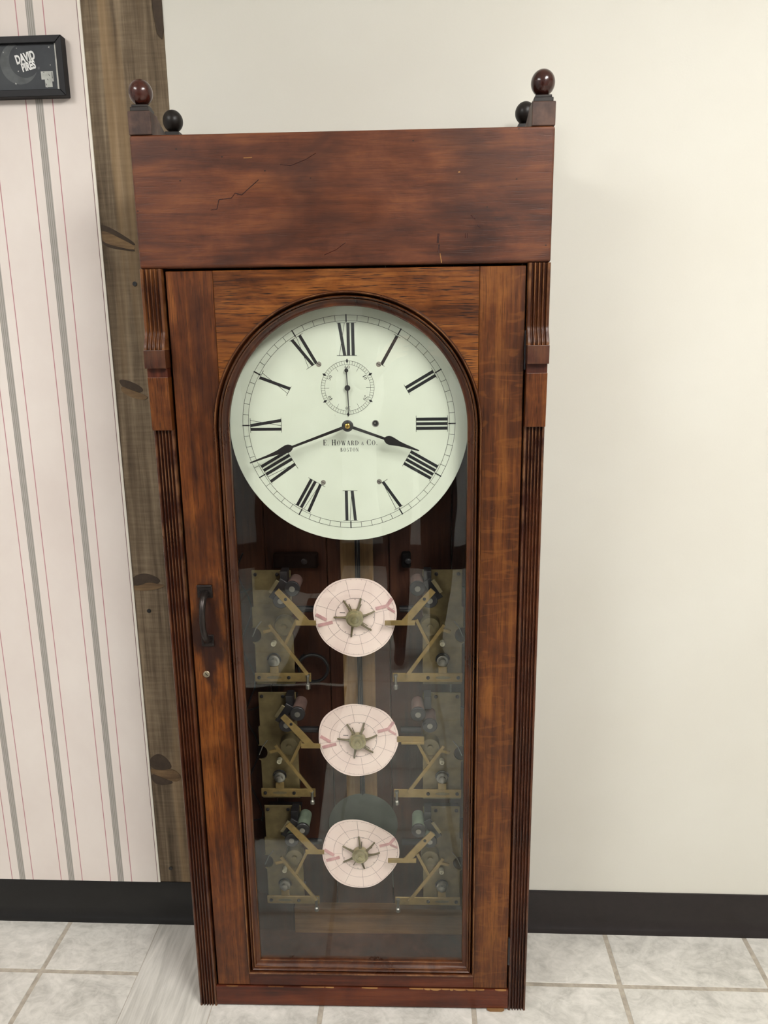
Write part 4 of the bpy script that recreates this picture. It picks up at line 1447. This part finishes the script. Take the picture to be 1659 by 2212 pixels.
# small pale emblem: a wide block over a narrow one, with dark nicks
em = B().flat([(-0.5510, 1.7765), (-0.5290, 1.7765), (-0.5290, 1.7600), (-0.5320, 1.7600), (-0.5320, 1.7510), (-0.5450, 1.7510), (-0.5450, 1.7635), (-0.5510, 1.7635)], ypr - 0.0004).build('emblem', 'print_grey', pr)
nk = B()
for a in (((-0.5370, 1.7715), (-0.5358, 1.7690)), ((-0.5405, 1.7642), (-0.5388, 1.7622)), ((-0.5435, 1.7570), (-0.5430, 1.7540)), ((-0.5470, 1.7755), (-0.5445, 1.7750)), ((-0.5310, 1.7750), (-0.5310, 1.7650))):
    nk.bar(a[0], a[1], 0.0008, ypr - 0.0006, ypr - 0.0004)
nk.build('emblem_nicks', 'frame_black', em)


# ------------------------------------------------------------------ what the door glass reflects: rugs, a cabinet, the photographer
M['rug'] = plain('dark_brown_pile', L(30, 23, 21), 0.95, 0, 0.1)
M['rug_edge'] = plain('dark_rug_binding', L(24, 20, 20), 0.9, 0, 0.1)


def rug(name, x0, x1, y0, y1, label):
    e = empty(name)
    tag(e, label, 'rug')
    B().box(x0 + 0.02, x1 - 0.02, y0 + 0.02, y1 - 0.02, 0.0002, 0.008).build('pile', 'rug', e, bevel=0.002, seg=1)
    b = B().box(x0, x1, y0, y0 + 0.02, 0.0002, 0.006).box(x0, x1, y1 - 0.02, y1, 0.0002, 0.006)
    b.box(x0, x0 + 0.02, y0 + 0.02, y1 - 0.02, 0.0002, 0.006).box(x1 - 0.02, x1, y0 + 0.02, y1 - 0.02, 0.0002, 0.006)
    b.build('binding', 'rug_edge', e)


rug('floor_mat', -1.05, -0.15, -1.40, -0.49, 'wide dark brown floor mat lying before the clock')
rug('floor_runner', -0.43, -0.17, -2.45, -1.43, 'narrow dark brown runner between the floor mat and the cabinet')
cab = empty('tall_cabinet', (-0.50, -2.93, 0))
tag(cab, 'tall dark brown wooden cabinet against the far wall', 'cabinet')
B().box(-0.21, 0.21, 0, 0.38, 0.0, 1.9).build('body', 'inner', cab, bevel=0.003)
for k in (0, 1):
    dr = B().box(-0.205 + 0.207 * k, -0.002 + 0.207 * k, 0.38, 0.398, 0.08, 1.88).build('cabinet_door', 'inner', cab, bevel=0.003)
    B().lathe((-0.02 + 0.044 * k, 0.398, 1.0), [(0.006, 0.0), (0.006, 0.012), (0.012, 0.018), (0.012, 0.024), (0.004, 0.028)], 'y', 16).build('knob', 'dark_metal', dr)

M['cloth_dark'] = plain('dark_trouser_cloth', L(28, 27, 34), 0.9, 0, 0.1)
M['cloth_top'] = plain('dark_jumper_cloth', L(34, 34, 40), 0.9, 0, 0.1)
M['hair'] = plain('brown_hair', L(52, 38, 30), 0.6)
M['shoe'] = plain('black_shoe', L(18, 17, 18), 0.5)


def skinned(name, joints, edges, mats, parent, root, levels=2):
    me = bpy.data.meshes.new(name)
    me.from_pydata([j[0] for j in joints], edges, [])
    o = bpy.data.objects.new(name, me)
    COL.objects.link(o)
    md = o.modifiers.new('skin', 'SKIN')
    for v, j in zip(me.skin_vertices[0].data, joints):
        v.radius = (j[1], j[1]) if not hasattr(j[1], '__len__') else j[1]
        v.use_root = False
    me.skin_vertices[0].data[root].use_root = True
    sb = o.modifiers.new('subsurf', 'SUBSURF')
    sb.levels = levels; sb.render_levels = levels
    bpy.context.view_layer.update()
    dg = bpy.context.evaluated_depsgraph_get()
    m2 = bpy.data.meshes.new_from_object(o.evaluated_get(dg))
    bpy.data.objects.remove(o); bpy.data.meshes.remove(me)
    for p in m2.polygons:
        p.use_smooth = True
    m2.materials.clear()
    for q in mats:
        m2.materials.append(M[q])
    o = bpy.data.objects.new(name, m2)
    COL.objects.link(o)
    o.parent = parent
    return o


per = empty('person', (0.13, -1.66, 0))
tag(per, 'standing person in dark clothes holding up a phone, facing the clock', 'person')
Jn, Ed = [], []


def jt(p, r, par=None):
    Jn.append((p, r))
    if par is not None:
        Ed.append((par, len(Jn) - 1))
    return len(Jn) - 1


pel = jt((0, 0, 0.93), 0.125)
sp1 = jt((0, 0.0, 1.06), 0.115, pel)
sp2 = jt((0, -0.01, 1.22), 0.13, sp1)
sp3 = jt((0, -0.02, 1.36), 0.125, sp2)
nk1 = jt((0, -0.01, 1.46), 0.055, sp3)
nk2 = jt((0, 0.01, 1.52), 0.052, nk1)
for s_ in (-1, 1):
    h_ = jt((s_ * 0.085, 0, 0.88), 0.088, pel)
    k_ = jt((s_ * 0.084, 0.015, 0.48), 0.058, h_)
    c_ = jt((s_ * 0.083, 0.0, 0.32), 0.056, k_)
    a_ = jt((s_ * 0.082, -0.01, 0.09), 0.040, c_)
    hl = jt((s_ * 0.082, -0.02, 0.045), 0.036, a_)
    jt((s_ * 0.086, 0.11, 0.032), (0.030, 0.036), hl)
    sh_ = jt((s_ * 0.165, -0.015, 1.39), 0.062, sp3)
    el = jt((s_ * 0.205, 0.05, 1.13), 0.044, sh_)
    wr = jt((s_ * 0.100, 0.26, 1.235), 0.027, el)
    pm = jt((s_ * 0.078, 0.315, 1.262), (0.024, 0.018), wr)
    kx = s_ * 0.058
    for q, (dz, ln_) in enumerate(((0.030, 0.034), (0.010, 0.038), (-0.010, 0.036), (-0.028, 0.028))):
        f1_ = jt((kx + s_ * 0.006, 0.336, 1.272 + dz), 0.0085, pm)
        f2_ = jt((kx - s_ * 0.006, 0.346 + 0.1 * ln_, 1.274 + dz), 0.008, f1_)
        jt((kx - s_ * (0.006 + ln_ * 0.5), 0.344, 1.275 + dz), 0.007, f2_)
    t1 = jt((s_ * 0.070, 0.315, 1.292), 0.0095, pm)
    jt((s_ * 0.050, 0.328, 1.302), 0.008, t1)
body = skinned('body', Jn, Ed, ('cloth_top', 'cloth_dark', 'skin', 'shoe'), per, pel)
for p in body.data.polygons:
    c = p.center
    if c.z < 0.085:
        p.material_index = 3
    elif c.y > 0.245 and c.z > 1.15 or c.z > 1.47:
        p.material_index = 2
    elif c.z < 0.98 and abs(c.x) < 0.19:
        p.material_index = 1
# head with face
hv = bmesh.new()
bmesh.ops.create_uvsphere(hv, u_segments=28, v_segments=20, radius=1.0)
for v in hv.verts:
    x, y, z = v.co
    jaw = 1 - 0.22 * max(0, -z)
    nose = 0.022 * math.exp(-((x / 0.16) ** 2 + ((z + 0.12) / 0.2) ** 2)) if y > 0 else 0
    brow = 0.006 * math.exp(-((z - 0.18) / 0.12) ** 2) if y > 0.5 else 0
    eye = -0.006 * math.exp(-(((abs(x) - 0.38) / 0.16) ** 2 + ((z - 0.02) / 0.12) ** 2)) if y > 0 else 0
    mouth = 0.004 * math.exp(-((x / 0.3) ** 2 + ((z + 0.48) / 0.09) ** 2)) if y > 0 else 0
    v.co = (x * 0.074 * jaw, y * 0.094 + nose + brow + eye + mouth + 0.02, z * 0.115 + 1.615)
hm_ = bpy.data.meshes.new('head'); hv.to_mesh(hm_); hv.free()
for p in hm_.polygons:
    p.use_smooth = True
hm_.materials.append(M['skin'])
head = bpy.data.objects.new('head', hm_); COL.objects.link(head); head.parent = per
hv = bmesh.new()
bmesh.ops.create_uvsphere(hv, u_segments=28, v_segments=20, radius=1.0)
bmesh.ops.delete(hv, geom=[v for v in hv.verts if v.co.z < -0.45 or (v.co.y > 0.35 and v.co.z < 0.5)], context='VERTS')
for v in hv.verts:
    x, y, z = v.co
    v.co = (x * 0.084, y * 0.104 + 0.014, z * 0.124 + 1.622)
hm_ = bpy.data.meshes.new('hair'); hv.to_mesh(hm_); hv.free()
hm_.materials.append(M['hair'])
ho = bpy.data.objects.new('hair', hm_); COL.objects.link(ho); ho.parent = head
for s_ in (-1, 1):
    B().lathe((s_ * 0.028, 0.0985, 1.617), [(0.001, -0.006), (0.010, -0.002), (0.010, 0.002), (0.005, 0.006), (0.001, 0.0068)], 'y', 14).build('eye', 'print_white', head, smooth=True)
    B().lathe((s_ * 0.074, 0.015, 1.605), [(0.026, -0.006), (0.028, 0.0), (0.020, 0.008)], 'x', 14).build('ear', 'skin', head, smooth=True)
ph_ = empty('phone', (0.13, -1.310, 1.29))
tag(ph_, 'black phone held up in both hands', 'phone')
B().box(-0.036, 0.036, -0.004, 0.004, -0.073, 0.073).build('phone_body', 'black', ph_, bevel=0.003)
B().box(-0.033, 0.033, -0.0046, -0.004, -0.069, 0.069).build('screen', 'dark_metal', ph_)
